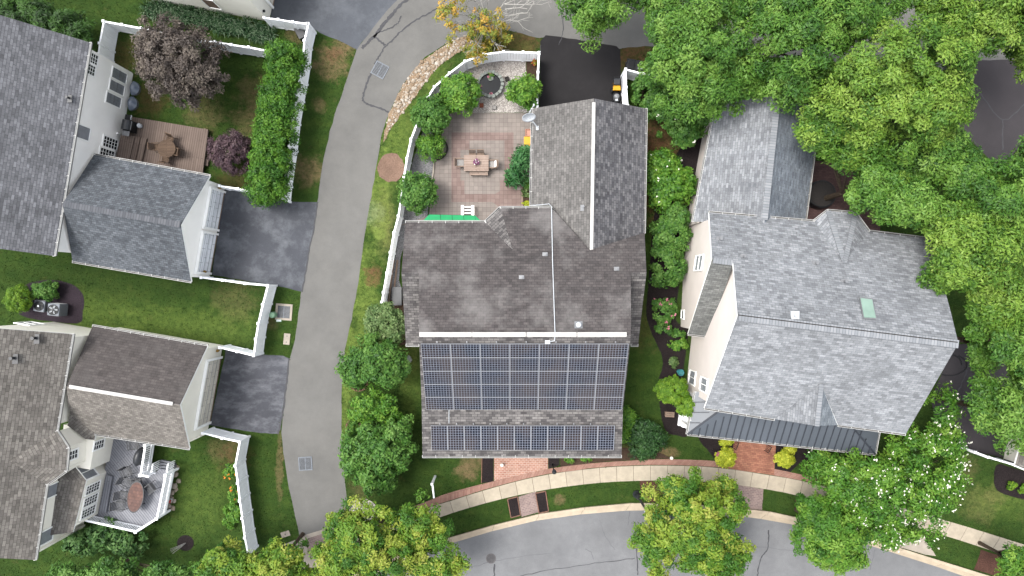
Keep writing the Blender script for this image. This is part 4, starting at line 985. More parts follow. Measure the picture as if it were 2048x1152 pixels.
# ---- upper left house
hA = thing('house', 'white house with slate grey roof and double garage at the upper left', 'house', W(60, 300), 0, 'houses of the estate')
Am = plane((180, 85, 5.0), (108, 512, 5.0), (0, 30, 7.65))
facets(hA, [(Am, [(180, 85), (108, 512), (0, 497.5), (-120, 481), (-95, 1), (0, 30)], 0)], [M['shA'], M['trim']])
ra, rb = Am.px(-95, 1), Am.px(-120, 481); ea, eb = Am.px(180, 85), Am.px(108, 512)
wa, wb = Vector((2*ra.x-ea.x, 2*ra.y-ea.y, ea.z)), Vector((2*rb.x-eb.x, 2*rb.y-eb.y, eb.z))
m = MB(); m.slab([ra, rb, wb, wa], .16, 0, 1); m.build('back_roof', [M['shA'], M['trim']], hA)
m = MB(); ref = (ra+rb)/2
pA = wall(m, ea, eb, ref, .2); wall(m, ea, ra, ref, .25, trim=(.25, 0)); wall(m, eb, rb, ref, .25, trim=(.25, 0)); wall(m, wa, wb, ref, .25); wall(m, wa, ra, ref, .25, trim=(.25, 0)); wall(m, wb, rb, ref, .25, trim=(.25, 0))
Au = plane((125, 407, 5.3), (362, 450, 5.3), (300, 330, 3.0)); Al = plane((125, 407, 5.3), (362, 450, 5.3), (260, 543, 3.0))
facets(hA, [(Au, [(188, 309.5), (420, 352), (362, 450), (125, 407)], 0), (Al, [(125, 407), (362, 450), (382.5, 563), (145, 522.5)], 0)], [M['shAg'], M['trim']], name='garage_roof')
caps(hA, Au.px(127, 408, .03), Au.px(361, 450, .03), .34, 'dridge')
gref = W(260, 440, 3); gu, gl = Au.px(420, 352), Al.px(382.5, 563); rdg = Au.px(362, 450)
wall(m, Au.px(188, 309.5), gu, gref, .25, trim=(0, .25)); wall(m, Al.px(145, 522.5), gl, gref, .25, trim=(0, .25))
pAg = gable(m, gu, rdg, gl, .3, gref)
wall(m, Au.px(188, 309.5), Au.px(125, 407), gref, .1, trim=(.25, 0)); wall(m, Al.px(145, 522.5), Al.px(125, 407), gref, .1, trim=(.25, 0))
m.build('wall', M['siding'], hA)
gutter(hA, ea, eb, (1, .17, 0)); gutter(hA, Au.px(188, 309.5), gu, (.17, 1, 0)); gutter(hA, Al.px(145, 522.5), gl, (-.17, -1, 0))
def door_on(h, pl, top, bot, hgt, face, mat, name='garage_door', z0=.03, dpth=.05, frame=.14):
    """garage door on wall plane pl between two ground pixels"""
    a, b = pl.px(*top), pl.px(*bot); n = Vector((pl.n.x, pl.n.y, 0)).normalized()
    if n.x*face[0]+n.y*face[1] < 0: n = -n
    a = Vector((a.x, a.y, 0)); b = Vector((b.x, b.y, 0)); d = (b-a).normalized(); L = (b-a).length
    m = MB(); q = [a+n*.03+Vector((0, 0, z0)), b+n*.03+Vector((0, 0, z0)), b+n*.03+Vector((0, 0, hgt)), a+n*.03+Vector((0, 0, hgt))]
    m.face(q, 0); m.bar(a+n*.045+Vector((0, 0, .04)), b+n*.045+Vector((0, 0, .04)), .05, .06, 1)
    for k in range(1, 4): m.bar(a+n*.034+Vector((0, 0, hgt*k/4)), b+n*.034+Vector((0, 0, hgt*k/4)), .02, .025, 2)
    o = m.build(name, [M[mat], M['brass'] if False else M['wood'], M['pale_pane']], h)
    m = MB(); z = Vector((0, 0, 1))
    m.bar(a+n*.08-d*frame/2, a+n*.08-d*frame/2+z*(hgt+frame), .12, frame, up=d); m.bar(b+n*.08+d*frame/2, b+n*.08+d*frame/2+z*(hgt+frame), .12, frame, up=d)
    m.bar(a+n*.1+z*(hgt+frame/2), b+n*.1+z*(hgt+frame/2), .17, frame); m.build('door_frame', M['trim'], o)
    return o
door_on(hA, pAg, (450, 387), (438, 459), 2.15, (1, 0), 'gdoor'); door_on(hA, pAg, (436, 471), (424, 545), 2.15, (1, 0), 'gdoor')
fixture(hA, pAg.px(436.5, 376), (1, .15, 0)); fixture(hA, pAg.px(407, 544), (1, .15, 0))
window(hA, pA, (187, 119), .62, .66, (1, 0), 1, 1, grid=(3, 3)); window(hA, pA, (182, 139), .62, .66, (1, 0), 1, 1, grid=(3, 3))
for cx, cy in ((238, 151), (233, 175), (226.5, 200)): window(hA, pA, (cx, cy), .62, 1.55, (1, 0), 1, 2, 'pale_pane', grid=(2, 4), frame=.06, gmat='metal')
window(hA, pA, (164, 264.5), .75, 1.35, (1, 0), 1, 1, 'pale_pane')
for cx, cy in ((220, 286), (213, 309)):
    window(hA, pA, (cx, cy), .62, 1.5, (1, 0), 1, 1, grid=(3, 5), name='patio_door', frame=.1)
p = Am.px(138, 196, 0); vent(hA, p, .06, .22, 'dark')
m = MB(); q = pA.px(234.5, 267); m.box(q+Vector((.06, 0, 0)), (.1, .1, .2)); m.build('wall_lamp', M['trim'], hA)

# ---- lower left house
hB = thing('house', 'cream house with taupe roof, garage and sunroom at the lower left', 'house', W(60, 860), 0, 'houses of the estate')
Bm = plane((145, 668, 4.8), (75, 1090, 4.8), (0, 657, 7.0))
facets(hB, [(Bm, [(145, 668), (113, 862), (27, 922), (93, 969), (70, 1120), (-130, 1110), (-100, 650), (0, 657)], 0)], [M['shB'], M['trim']])
b0, b1, b2_, b3 = Bm.px(113, 862), W(135.5, 896, 4.75), W(131.5, 942, 4.75), Bm.px(93, 969); tip = Bm.px(20, 921, .06)
m = MB(); m.slab([b1, b0, tip], .14, 0, 0); m.slab([b2_, b1, tip], .14, 0, 0); m.slab([b3, b2_, tip], .14, 0, 0); m.build('bay_roof', [M['shB'], M['trim']], hB)
Bu = plane((135, 773, 5.3), (345, 808, 5.3), (300, 672, 3.0)); Bl = plane((135, 773, 5.3), (345, 808, 5.3), (280, 882, 3.0))
facets(hB, [(Bu, [(185, 652), (415, 692), (360, 810), (133, 773)], 0), (Bl, [(133, 773), (360, 810), (379, 897), (190, 868), (140, 830)], 1)], [M['shBd'], M['shBg'], M['trim']], name='garage_roof')
m = MB(); k0 = [Bl.px(140, 826, -.02), W(135, 851, 3.7), W(170, 878, 3.0), W(189, 880, 2.95), Bl.px(191, 868, -.02)]
m.slab([k0[0], k0[1], k0[2], k0[4]], .1, 0, 1); m.slab([k0[2], k0[3], k0[4]], .1, 0, 1); m.build('lean_to_roof', [M['shB'], M['trim']], hB)
m = MB(); m.bar(Bu.px(139, 773.5, .04), Bu.px(346, 808, .04), .2, .06); m.build('ridge_vent', mridge, hB)
m = MB(); ref = W(0, 860, 4)
ba, bb = Bm.px(145, 668), Bm.px(70, 1120); bt = Bm.px(-100, 650)
pB = wall(m, ba, b0, ref, .2); pB2 = wall(m, b3, bb, ref, .2, trim=(0, .2)); wall(m, b0, b1, ref, .12, trim=(0, .0)); pB3 = wall(m, b1, b2_, ref, .12, trim=(0, 0)); wall(m, b2_, b3, ref, .12, trim=(0, 0))
pB4 = wall(m, ba, bt, ref, .25, trim=(.2, 0)); wall(m, bb, Bm.px(-130, 1110), ref, .25, trim=(.2, 0))
gref = W(270, 790, 3); gu, gl = Bu.px(415, 692), Bl.px(379, 897); rdg = Bu.px(360, 810)
wall(m, Bu.px(185, 652), gu, gref, .25, trim=(0, .25)); wall(m, Bl.px(190, 868), gl, gref, .25, trim=(0, .25))
pBg = gable(m, gu, rdg, gl, .3, gref)
# kitchen extension and sunroom
kp = [W(224, 891, 0), W(222, 868, 0), W(180, 862, 0), W(150, 930, 0), W(205, 945, 0)]
kz = 2.85
x1, x2 = W(189, 877, kz), W(178, 940, kz)
m.prism([(p.x, p.y) for p in (W(191, 862, kz), x1, x2, W(120, 930, kz), W(125, 850, kz))], 0, kz-.1)
pK = Plane(x1, x2, Vector((x1.x, x1.y, 0)))
s0, s1, s2 = W(192.5, 914.6, .6), W(214.6, 943, .6), W(197.7, 1026.7, .6); s3 = s2 + Vector((-3.2, -.5, 0)); s4 = s0+Vector((-2.2, -.4, 0))
m.prism([(p.x, p.y) for p in (s0, s1, s2, s3, s4)], 0, 2.95)
pS1 = Plane(s0, s1, s0+Vector((0, 0, 1))); pS2 = Plane(s1, s2, s1+Vector((0, 0, 1)))
m.build('wall', M['cream'], hB)
sr = MB(); z0, z1 = 3.05, 3.95
c_in = (s0+s1+s2+s3+s4)/5
def ex(p, z): v = Vector((p.x-c_in.x, p.y-c_in.y, 0)); v = v.normalized()*.18; return Vector((p.x+v.x, p.y+v.y, z))
r0, r1, r2 = ex(s0, z0), ex(s1, z0), ex(s2, z0); t0 = Vector((s4.x, s4.y, z1+.1)); t1 = Vector((s3.x, s3.y, z1+.1))
sr.slab([r1, r2+Vector((-.2, -.2, 0)), t1, t0], .1, 0, 1); sr.slab([r1, t0, r0], .1, 0, 1)
sr.build('sunroom_roof', [M['shB'], M['trim']], hB)
for cx, cy in ((185, 975.5), (180.5, 1000), (176, 1023)): window(hB, pS2, (cx, cy), .55, 1.35, (1, 0), 1, 1, grid=(3, 5), name='patio_door', frame=.08)
window(hB, pS1, (173, 943), .95, 1.3, (1, 1), 2, 1, 'pale_pane', frame=.1)
window(hB, pK, (197, 889), .5, 1.0, (1, 0), 1, 1, grid=(2, 4), frame=.09); window(hB, pB3, (146, 909), .5, .75, (1, 0), 1, 1, grid=(2, 3), frame=.09)
window(hB, pB2, (107, 979), .75, 1.3, (1, 0), 1, 1, 'pale_pane'); window(hB, pB2, (90.5, 1073), .8, 1.3, (1, 0), 1, 1, 'pale_pane')
window(hB, pB4, (60, 648), .9, 1.4, (0, 1), 1, 2, 'pale_pane', frame=.05)
gutter(hB, ba, b0, (1, .17, 0)); gutter(hB, b0, b1, (.8, .6, 0)); gutter(hB, b1, b2_, (1, .1, 0)); gutter(hB, b2_, b3, (.7, -.7, 0)); gutter(hB, b3, bb, (1, .17, 0)); gutter(hB, Bu.px(185, 652), gu, (.17, 1, 0)); gutter(hB, Bl.px(190, 868), gl, (-.17, -1, 0))
door_on(hB, pBg, (441, 716), (424, 840), 2.15, (1, 0), 'cgdoor')
for q in ((71, 676), (28, 716)): vent(hB, Bm.px(*q, 0), .08, .25, 'dark')
fixture(hB, pBg.px(433, 702), (1, .15, 0))

# ---- house at the top edge
hC = thing('house', 'cream house corner and garage cut off by the top edge', 'house', W(430, -80), 0, 'houses of the estate')
c0, c1, c2 = W(538, 43), W(280, -4), W(556, -40)
m = MB(); back = [c1+Vector((2, 9, 0)), c2+Vector((2.4, 7, 0))]
m.prism([(p.x, p.y) for p in (c0, c2, back[1], back[0], c1)], 0, 6.2); m.build('wall', M['cream'], hC)
m = MB(); cc = (c0+back[0])/2
q = [Vector((p.x, p.y, 6.2))+(Vector((p.x, p.y, 0))-Vector((cc.x, cc.y, 0))).normalized()*.2 for p in (c0, c2, back[1], back[0], c1)]
mid1, mid2 = (q[0]+q[4])/2, (q[2]+q[3])/2
for a, b2 in ((0, 1), (1, 2), (2, 3), (3, 4), (4, 0)): m.slab([q[a], q[b2], Vector((cc.x, cc.y+1, 9))], .12, 0, 1)
m.build('roof', [M['shA'], M['trim']], hC)
pC1 = Plane(c0, c1, c0+Vector((0, 0, 1))); pC2 = Plane(c0, c2, c0+Vector((0, 0, 1)))
window(hC, pC1, (422, 7), .8, 1.35, (0, -1), 1, 1, 'wood', frame=.04)
door_on(hC, pC2, (545, 14), (560, -55), 2.2, (1, 0), 'cgdoor'); 
m = MB(); q = pC2.px(526, 22, 0); m.tube(q, q+Vector((.12, 0, 0)), .09); m.build('wall_lamp', M['black'], hC)

# ---- house at the bottom right corner
hF = thing('house', 'corner of a pale house cut off by the right edge beside a white fence', 'house', W(2070, 910), 0, 'houses of the estate')
m = MB(); m.prism([(W(x, y, 0).x, W(x, y, 0).y) for x, y in ((2013, 885), (2007, 917), (2130, 960), (2160, 880), (2020, 855))], 0, 5); m.build('wall', M['cream'], hF)
m = MB(); cc = W(2080, 905, 5)
P = [W(x, y, 5) for x, y in ((2040, 895), (2030, 930), (2160, 985), (2190, 890), (2050, 860))]
for i in range(5): m.slab([P[i], P[(i+1) % 5], Vector((cc.x+1, cc.y, 6.6))], .12, 0, 1)
m.build('roof', [M['shB'], M['trim']], hF)
m = MB(); q = W(2043, 930, 1.8); m.tube(W(2036, 929, 1.9), W(2036, 930, 2.15), .08); m.build('wall_lamp', M['black'], hF)
# ================================================================ FENCES
fence('white vinyl fence curving round the pond garden and brick patio', [(1078, 106), (1046, 105), (1007, 104), (967, 109), (930, 123), (899, 147), (869, 174), (850, 203), (835, 245), (822, 279), (814, 317), (808, 355), (802, 400), (797, 432), (788, 466), (781, 505), (774, 546), (767, 585), (764, 604)])
fence('short white fence between the pond garden and the black driveway', [(1078, 108), (1076, 145), (1074.5, 214)])
fence('long white fence beside the tall evergreen hedge and the alley', [(617, 48), (609, 82), (606, 118), (600, 155), (593, 191), (585, 238), (579, 293), (568, 367), (565, 398)])
fence('white fence along the grey driveway at the top, from the cream house to its corner', [(529, 36), (557, 39.5), (586, 44.5), (615, 48)])
fence('white dividing fence ending at the top of the hedge, right of the purple tree', [(395, 80), (430, 84), (463, 90), (498, 95), (534, 102), (566, 109)])
fence('white L-shaped fence at the corner of the upper left house, left of the purple tree', [(198, 108), (200, 87), (208, 43), (245, 50), (283, 57), (330, 66)])
fence('short white fence at the upper edge of the patched driveway', [(440, 372), (477, 378), (514, 385), (520, 386)])
fence('white fence round the shady lawn between the two left garages', [(403, 555), (446, 560.5), (491, 567), (536, 571), (526, 609), (517, 647), (512, 678), (508, 711), (475, 703), (440, 695)])
fence('white fence with slanting bend along the lower left lawn and flower bed', [(406, 866), (445, 876), (480, 883.5), (471, 931), (476, 966), (480, 1001), (485, 1036), (490, 1075), (497, 1110)])
fence('white fence between the yellow lawn mower and the right-hand trees', [(1255, 212), (1252, 175), (1251, 139), (1286, 148), (1320, 157)])
fence('white fence at the right edge beside the dark driveway', [(1949, 904), (1975, 914), (2029, 930), (2090, 955)])

# ================================================================ DECKS
dA = thing('deck', 'brown timber deck behind the upper left house', 'deck', W(330, 290), 0)
z = .42
pts = [W(x, y, z) for x, y in ((267, 234), (416.5, 259), (401, 375), (232, 350), (240, 300), (256, 236))]
m = MB(); m.prism([(p.x, p.y) for p in pts], z-.14, z, 0, uvrot=math.radians(90-9.5)+math.pi/2*0); m.build('floor', M['deckA'], dA)
for (x0, x1, zz) in ((236, 264, .78), (264, 275, .68), (275, 288, .58)):
    y0 = 268 + (x0-237)*.17; m = MB()
    q = [W(x0+6, y0, zz), W(x1+5, y0+(x1-x0)*.17, zz), W(x1-11, y0+75, zz), W(x0-10, y0+72, zz)]
    m.prism([(p.x, p.y) for p in q], .42, zz, uvrot=math.radians(80)); m.build('step', M['deckA'], dA)
m = MB(); q = [W(x, y, .2) for x, y in ((408, 316), (417, 318), (415, 332), (406, 330))]; m.prism([(p.x, p.y) for p in q], 0, .2, uvrot=math.radians(80)); m.build('step', M['deckA'], dA)
for x, y in ((270, 238), (413, 261)):
    p = W(x, y, 0); m = MB(); m.box((p.x, p.y, .14), (.14, .14, .28)); m.build('post', M['wood'], dA)

dB = thing('deck', 'grey composite deck with white railing behind the lower left house', 'deck', W(270, 970), 0)
z = .7; zr = 1.62
pts = [W(x, y, z) for x, y in ((222, 868), (307, 879), (297, 942), (312, 946), (318, 937), (346, 942), (329, 1027), (288, 1053), (186, 1031), (206, 960))]
m = MB(); m.prism([(p.x, p.y) for p in pts], z-.2, z, 0, uvrot=math.radians(-52)); m.build('floor', M['deckB'], dB)
def railing(par, a, b, n):
    a = W(a[0], a[1], z); b = W(b[0], b[1], z); m = MB(); up = Vector((0, 0, 1)); d = (b-a).normalized()
    m.bar(a+up*(zr-z), b+up*(zr-z), .11, .06); m.bar(a+up*(zr-z-.09), b+up*(zr-z-.09), .05, .09); m.bar(a+up*.12, b+up*.12, .05, .08)
    for k in range(1, n): q = a.lerp(b, k/n); m.bar(q+up*.1, q+up*(zr-z-.05), .045, .045, up=d)
    m.bar(a+d*.02-up*.12, b-d*.02-up*.12, .03, .22)
    m.build('railing', M['white'], par)
    m = MB(); m.box((a.x, a.y, (zr+.08)/2), (.13, .13, zr+.08)); m.box((a.x, a.y, zr+.1), (.17, .17, .05)); m.build('post', M['white'], par)
railing(dB, (306, 884), (297, 942), 14); railing(dB, (297, 942), (313, 946), 5); railing(dB, (346, 942), (329, 1027), 22); railing(dB, (329, 1027), (288, 1053), 12); railing(dB, (288, 1053), (188, 1031), 26)
for k in range(3):
    zz = .52-.17*k; m = MB(); q = [W(318+k*.8, 937-k*5.5, zz), W(346+k*.8, 942-k*5.5, zz), W(347+k, 936-k*5.5, zz), W(319+k, 931-k*5.5, zz)]
    m.prism([(p.x, p.y) for p in q], 0, zz); m.build('step', M['deckB'], dB)
for s in (317, 347):
    m = MB(); a, b = W(s, 937, .7), W(s+2.5, 921, .1); m.bar(a+Vector((0, 0, .85)), b+Vector((0, 0, .85)), .1, .06)
    for k in range(5): q = a.lerp(b, k/4); m.bar(q, q+Vector((0, 0, .83)), .05, .05)
    m.build('stair_railing', M['white'], dB)
m = MB(); q = [W(x, y, .88) for x, y in ((213, 950), (225, 953), (212, 1026), (199, 1023))]; m.prism([(p.x, p.y) for p in q], .7, .88, uvrot=math.radians(80)); m.build('step', M['deckB'], dB)

# ================================================================ FURNITURE
def patio_chair(label, c, rz, mat, z0=0.0, group=None, w=.52, arms=True, cush=None, open_mesh=False):
    t = thing('patio_chair', label, 'chair', W(c[0], c[1], z0+.45)*1.0 - Vector((0, 0, .45)), rz, group)
    m = LM()
    if open_mesh:
        for k in range(9): m.bar((-w/2, -w/2+w*k/8, .44), (w/2, -w/2+w*k/8, .44), .035, .012)
        m.bar((-w/2, -w/2, .44), (-w/2, w/2, .44), .03, .03); m.bar((w/2, -w/2, .44), (w/2, w/2, .44), .03, .03)
    else:
        for k in range(6): m.bar((-w/2, -w/2+.04+(w-.08)*k/5, .44), (w/2, -w/2+.04+(w-.08)*k/5, .44), w/6.6, .025)
    m.build('seat', mat, t)
    m = LM()
    for k in range(7): m.bar((-w/2+.04+(w-.08)*k/6, w/2-.02, .46), (-w/2+.04+(w-.08)*k/6, w/2+.12, .95), .045, .015)
    m.bar((-w/2, w/2+.12, .95), (w/2, w/2+.12, .95), .04, .05); m.build('backrest', mat, t)
    for sx in (-1, 1):
        for sy in (-1, 1):
            l = LM(); l.tube((sx*(w/2-.02), sy*(w/2-.02), .44), (sx*(w/2+.02), sy*(w/2+.04), 0), .018, seg=6); l.build('leg', mat, t)
        if arms:
            l = LM(); l.bar((sx*w/2, -w/2, .66), (sx*w/2, w/2+.06, .68), .055, .025); l.tube((sx*w/2, -w/2+.03, .44), (sx*w/2, -w/2+.03, .66), .016, seg=6); l.build('armrest', mat, t)
    if cush:
        l = LM(); l.box((0, 0, .49), (w-.06, w-.04, .07)); l.build('seat_cushion', cush[0], t, bevel=.02)
        if len(cush) > 1: l = LM(); l.box((0, w/2-.06, .66), (w-.1, .1, .34), R=Matrix.Rotation(-.2, 3, 'X')); l.build('pillow', cush[1], t, bevel=.03)
    return t
# deck A
def round_table(c, z0):
    t = thing('round_table', 'round slatted wooden table on the brown deck', 'table', W(c[0], c[1], z0+.74)-Vector((0, 0, .74)))
    m = LM(); R = .56
    for k in range(11):
        y = -R+R*2*(k+.5)/11; hw = math.sqrt(max(0, R*R-y*y)); m.box((0, y, .735), (2*hw, R*2/11-.012, .03))
    m.build('tabletop', M['slatd'], t)
    m = LM(); m.lathe((0, 0, 0), ((R, .705), (R+.02, .705), (R+.02, .742), (R-.03, .742)), 32, cap=False); m.build('table_rim', M['slatd'], t)
    for k in range(4):
        a = k*math.pi/2+.6; l = LM(); l.tube((math.cos(a)*.35, math.sin(a)*.35, .72), (math.cos(a)*.42, math.sin(a)*.42, 0), .035); l.build('leg', M['slatd'], t)
round_table((333, 297), .42)
for (c, rz, lb) in (((339, 280), -.35, 'wooden chair on the brown deck at the upper side of the round table'), ((315, 294), 1.65, 'wooden chair on the brown deck at the left side of the round table'),
                    ((352, 304), -1.75, 'wooden chair on the brown deck at the right side of the round table'), ((331, 317), 3.0, 'wooden chair on the brown deck at the lower side of the round table')):
    patio_chair(lb, c, rz, M['slatd'], .42, 'chairs round the wooden table', .46)
def grill(label, c, rz, z0, mat, covered=False):
    t = thing('gas_grill', label, 'grill', W(c[0], c[1], z0+.9)-Vector((0, 0, .9)), rz)
    if covered:
        m = LM(); m.lathe((0, 0, 0), ((.5, .02), (.52, .5), (.48, .9), (.36, 1.08), (.2, 1.16), (0, 1.18)), 16, sx=1.2, sy=.55, jit=.05, seed=3); m.build('cover', M['dark'], t, smooth=True); return t
    m = LM(); m.box((0, 0, .45), (.7, .5, .75)); m.build('cabinet', M['black'], t, bevel=.02)
    m = LM(); m.lathe((0, 0, .86), ((.3, -.3), (.3, .3)), 16, R=Matrix.Rotation(math.pi/2, 3, 'Y')); m.build('lid', M['dark'], t, smooth=False)
    m = LM(); m.tube((-.28, -.34, .98), (.28, -.34, .98), .02); m.build('lid_handle', M['metal'], t)
    for s, mt in ((-1, 'metal'), (1, 'black')): m = LM(); m.box((s*.52, 0, .82), (.32, .46, .04)); m.build('side_shelf', M[mt], t, bevel=.01)
    for k in range(3): m = LM(); m.tube((.42+.1*k, -.2, .84), (.42+.1*k, -.2, .9), .035); m.build('knob', M['pale'], t)
    m = LM(); m.lathe((.2, -.42, 0), ((.12, .04), (.15, .1), (.15, .3), (.08, .38), (.0, .4)), 14); m.build('gas_bottle', M['pale'], t, smooth=True)
    return t
grill('black gas grill on the brown deck against the white house wall', (253, 250), math.radians(80), .42, None)
grill('dark covered grill on the grey deck beside the white railing', (276, 915), math.radians(75), .7, None, True)
for cy, lb in ((178, 'upper of two grey half-round window well covers against the white wall'), (208, 'lower of two grey half-round window well covers, next to the gas grill')):
    c = W(268 if cy == 178 else 263.5, cy); t = thing('window_well_cover', lb, 'window well cover', c, math.radians(-8), 'window well covers')
    m = LM(); n = 12; R = .47
    for i in range(n):
        for j in range(4):
            def P(i, j):
                a = -math.pi/2+math.pi*i/n; r = R*j/4; return (math.cos(a)*r*1.0, math.sin(a)*r, .5 - .3*(j/4)**2)
            if j == 0: m.face([P(0, 0), P(i, 1), P(i+1, 1)])
            else: m.face([P(i, j), P(i, j+1), P(i+1, j+1), P(i+1, j)])
    m.build('dome', M['dome'], t, smooth=True)
    m = LM()
    for i in range(n):
        a, b = [-math.pi/2+math.pi*(i+k)/n for k in (0, 1)]
        m.face([(math.cos(a)*R, math.sin(a)*R, 0), (math.cos(b)*R, math.sin(b)*R, 0), (math.cos(b)*R, math.sin(b)*R, .21), (math.cos(a)*R, math.sin(a)*R, .21)])
    m.build('well_rim', M['metal'], t)
# deck B furniture
t = thing('oval_table', 'oval reddish tiled table on the grey deck', 'table', W(270.5, 994, 1.42)-Vector((0, 0, .72)), math.radians(-9))
m = LM(); n = 28; R = [(math.cos(k*2*math.pi/n)*.5, math.sin(k*2*math.pi/n)*.98) for k in range(n)]; m.prism(R, .69, .72); m.build('tabletop', M['rglass'], t)
m = LM(); m.lathe((0, 0, .7), ((.5, -.02), (.53, -.02), (.53, .03), (.49, .03)), 28, sy=1.95, cap=False); m.build('table_rim', M['dark'], t)
for sx in (-1, 1):
    for sy in (-1, 1): l = LM(); l.tube((sx*.25, sy*.5, .69), (sx*.32, sy*.6, 0), .025); l.build('leg', M['dark'], t)
for c, rz, lb in (((254, 944), .5, 'dark wire chair at the upper end of the oval table, farthest from it'), ((253, 965), 1.0, 'dark wire chair just below the farthest chair, left of the oval table'),
                  ((275, 966), .1, 'dark wire chair tucked under the top of the oval table'), ((301, 977), -.9, 'dark wire chair alone at the right side near the railing'),
                  ((248, 991), 1.4, 'dark wire chair at the left middle of the oval table'), ((241, 1011), 1.5, 'dark wire chair at the lower left of the oval table near the step')):
    patio_chair(lb, c, rz, M['dark'], .7, 'wire chairs on the grey deck', .55, open_mesh=True)
t = patio_chair('grey folded chair behind the covered grill, partly under the garage eave', (268, 890), .1, M['dark'], .7, None, .6, open_mesh=True)
# flagstones beside deck B
rr = random.Random(8)
for i, (x, y, s_) in enumerate(((354, 936, .45), (350, 950, .5), (357, 962, .4), (348, 972, .5), (344, 985, .45), (352, 980, .4), (341, 998, .55), (349, 1002, .35), (337, 1012, .5), (346, 1016, .4))):
    m = MB(); p = W(x, y); m.rock((p.x, p.y, -.06), s_, rr, tint=.4+.5*rr.random())
    nm = ('first', 'second', 'third', 'fourth', 'fifth', 'sixth', 'seventh', 'eighth', 'ninth', 'last')[i]
    tag(m.build('flagstone', M['rocks']), f'{nm} flat tan stone from the top in the row beside the grey deck', 'stone', 'stones beside the grey deck')
p = W(345, 998); t = thing('flower_pot', 'small white pot with red flower on the stones beside the grey deck', 'flower pot', p)
m = LM(); m.lathe((0, 0, .15), ((.1, 0), (.15, .22), (.13, .22), (.1, .18), (0, .18)), 14); m.build('pot', M['pale'], t)
m = LM()
for k in range(8): m.box((rr.uniform(-.09, .09), rr.uniform(-.09, .09), .38+rr.uniform(0, .08)), (.07, .07, .03), rr.uniform(0, 3))
m.build('flowers', M['red_f'], t)
# air conditioners
def ac(label, c, sz, hgt, rz, white=False):
    t = thing('air_conditioner', label, 'air conditioner', W(c[0], c[1], hgt)-Vector((0, 0, hgt)), rz, 'air conditioners')
    m = LM(); m.box((0, 0, hgt/2+.02), (sz, sz, hgt-.04)); m.build('cabinet', M['acgrey'], t, bevel=.05)
    m = LM()
    for s in (-1, 1):
        for k in range(10): m.box((s*(sz/2+.006), 0, .1+(hgt-.2)*k/9), (.012, sz-.16, .02)); m.box((0, s*(sz/2+.006), .1+(hgt-.2)*k/9), (sz-.16, .012, .02))
    m.build('louvres', M['metal'], t)
    m = LM(); m.lathe((0, 0, hgt+.003), ((0, .0), (sz*.4, .0), (sz*.4, .03), (sz*.43, .03), (sz*.43, 0)), 24, cap=False); m.build('fan_opening', M['black'], t)
    m = LM()
    for k in range(5):
        a = k*2*math.pi/5; R = Matrix.Rotation(a, 3, 'Z') @ Matrix.Rotation(.35, 3, 'X'); m.box(R @ Vector((sz*.2, 0, 0))+Vector((0, 0, hgt+.012)), (sz*.34, sz*.16, .008), R=R)
    m.build('fan', M['pale'] if white else M['dark'], t)
    m = LM()
    for r in (.12, .2, .28, .36, .42): m.lathe((0, 0, hgt+.045), ((sz*r, 0), (sz*r+.008, .004), (sz*r+.016, 0)), 24, cap=False)
    m.lathe((0, 0, hgt+.05), ((.0, .03), (.07, .02), (.09, 0)), 12); m.build('fan_guard', M['dark'], t)
    if not white: m = LM(); m.tube((0, 0, hgt+.05), (0, 0, hgt+.09), .07); m.build('hub', M['pale'], t)
ac('left grey air conditioner with dark fan beside the round shrub', (78, 612), .72, .62, -.15); ac('taller right grey air conditioner with pale fan blades', (106.5, 619.5), .78, .92, -.1, True)
# patio dining set
t = thing('dining_table', 'beige wooden dining table on the paved patio', 'table', W(952.5, 326, .75)-Vector((0, 0, .75)))
m = LM(); 
for k in range(8): m.box((0, -.455+.13*k, .735), (1.6, .122, .04))
m.build('tabletop', M['slat'], t)
m = LM(); m.box((0, 0, .67), (1.4, .8, .08)); m.build('apron', M['wood'], t)
for sx in (-1, 1):
    for sy in (-1, 1): l = LM(); l.box((sx*.7, sy*.4, .33), (.09, .09, .66)); l.build('leg', M['wood'], t)
t = thing('bench', 'beige wooden bench along the lower side of the dining table', 'bench', W(957.5, 344.5, .45)-Vector((0, 0, .45)))
m = LM()
for k in range(3): m.box((0, -.13+.13*k, .44), (1.2, .12, .04))
m.build('seat', M['slat'], t)
for sx in (-1, 1): l = LM(); l.box((sx*.5, 0, .21), (.08, .34, .42)); l.build('leg', M['wood'], t)
patio_chair('patio chair with grey cushion at the left end of the dining table', (921, 326), math.pi/2, M['wood'], 0, 'chairs at the dining table', .5, True, (M['gcush'],))
patio_chair('patio chair with white cushions at the right end of the dining table', (985, 329), -math.pi/2, M['wood'], 0, 'chairs at the dining table', .5, True, (M['gcush'], M['cush']))
patio_chair('left of two chairs pushed in along the upper side of the dining table', (945, 313), 0.0, M['wood'], 0, 'chairs at the dining table', .46, False)
patio_chair('right of two chairs pushed in along the upper side of the dining table', (961.5, 313), 0.0, M['wood'], 0, 'chairs at the dining table', .46, False)
t = thing('vase', 'vase of purple and white flowers on the dining table', 'vase', W(953, 325, .76)-Vector((0, 0, 0)))
m = LM(); m.lathe((0, 0, 0), ((.06, 0), (.09, .08), (.05, .16), (.07, .2)), 14); m.build('pot', M['pale'], t)
rr = random.Random(3)
for nm, mt, n in (('flowers', 'purple_f', 46), ('white_flowers', 'white_f', 8)):
    m = LM()
    for k in range(n):
        a, r_ = rr.uniform(0, 6.3), .2*math.sqrt(rr.random()); m.box((math.cos(a)*r_, math.sin(a)*r_, .34-r_*.6+rr.uniform(-.02, .03)), (.07, .07, .04), a, 0, None, .6)
    m.build(nm, M[mt], t)
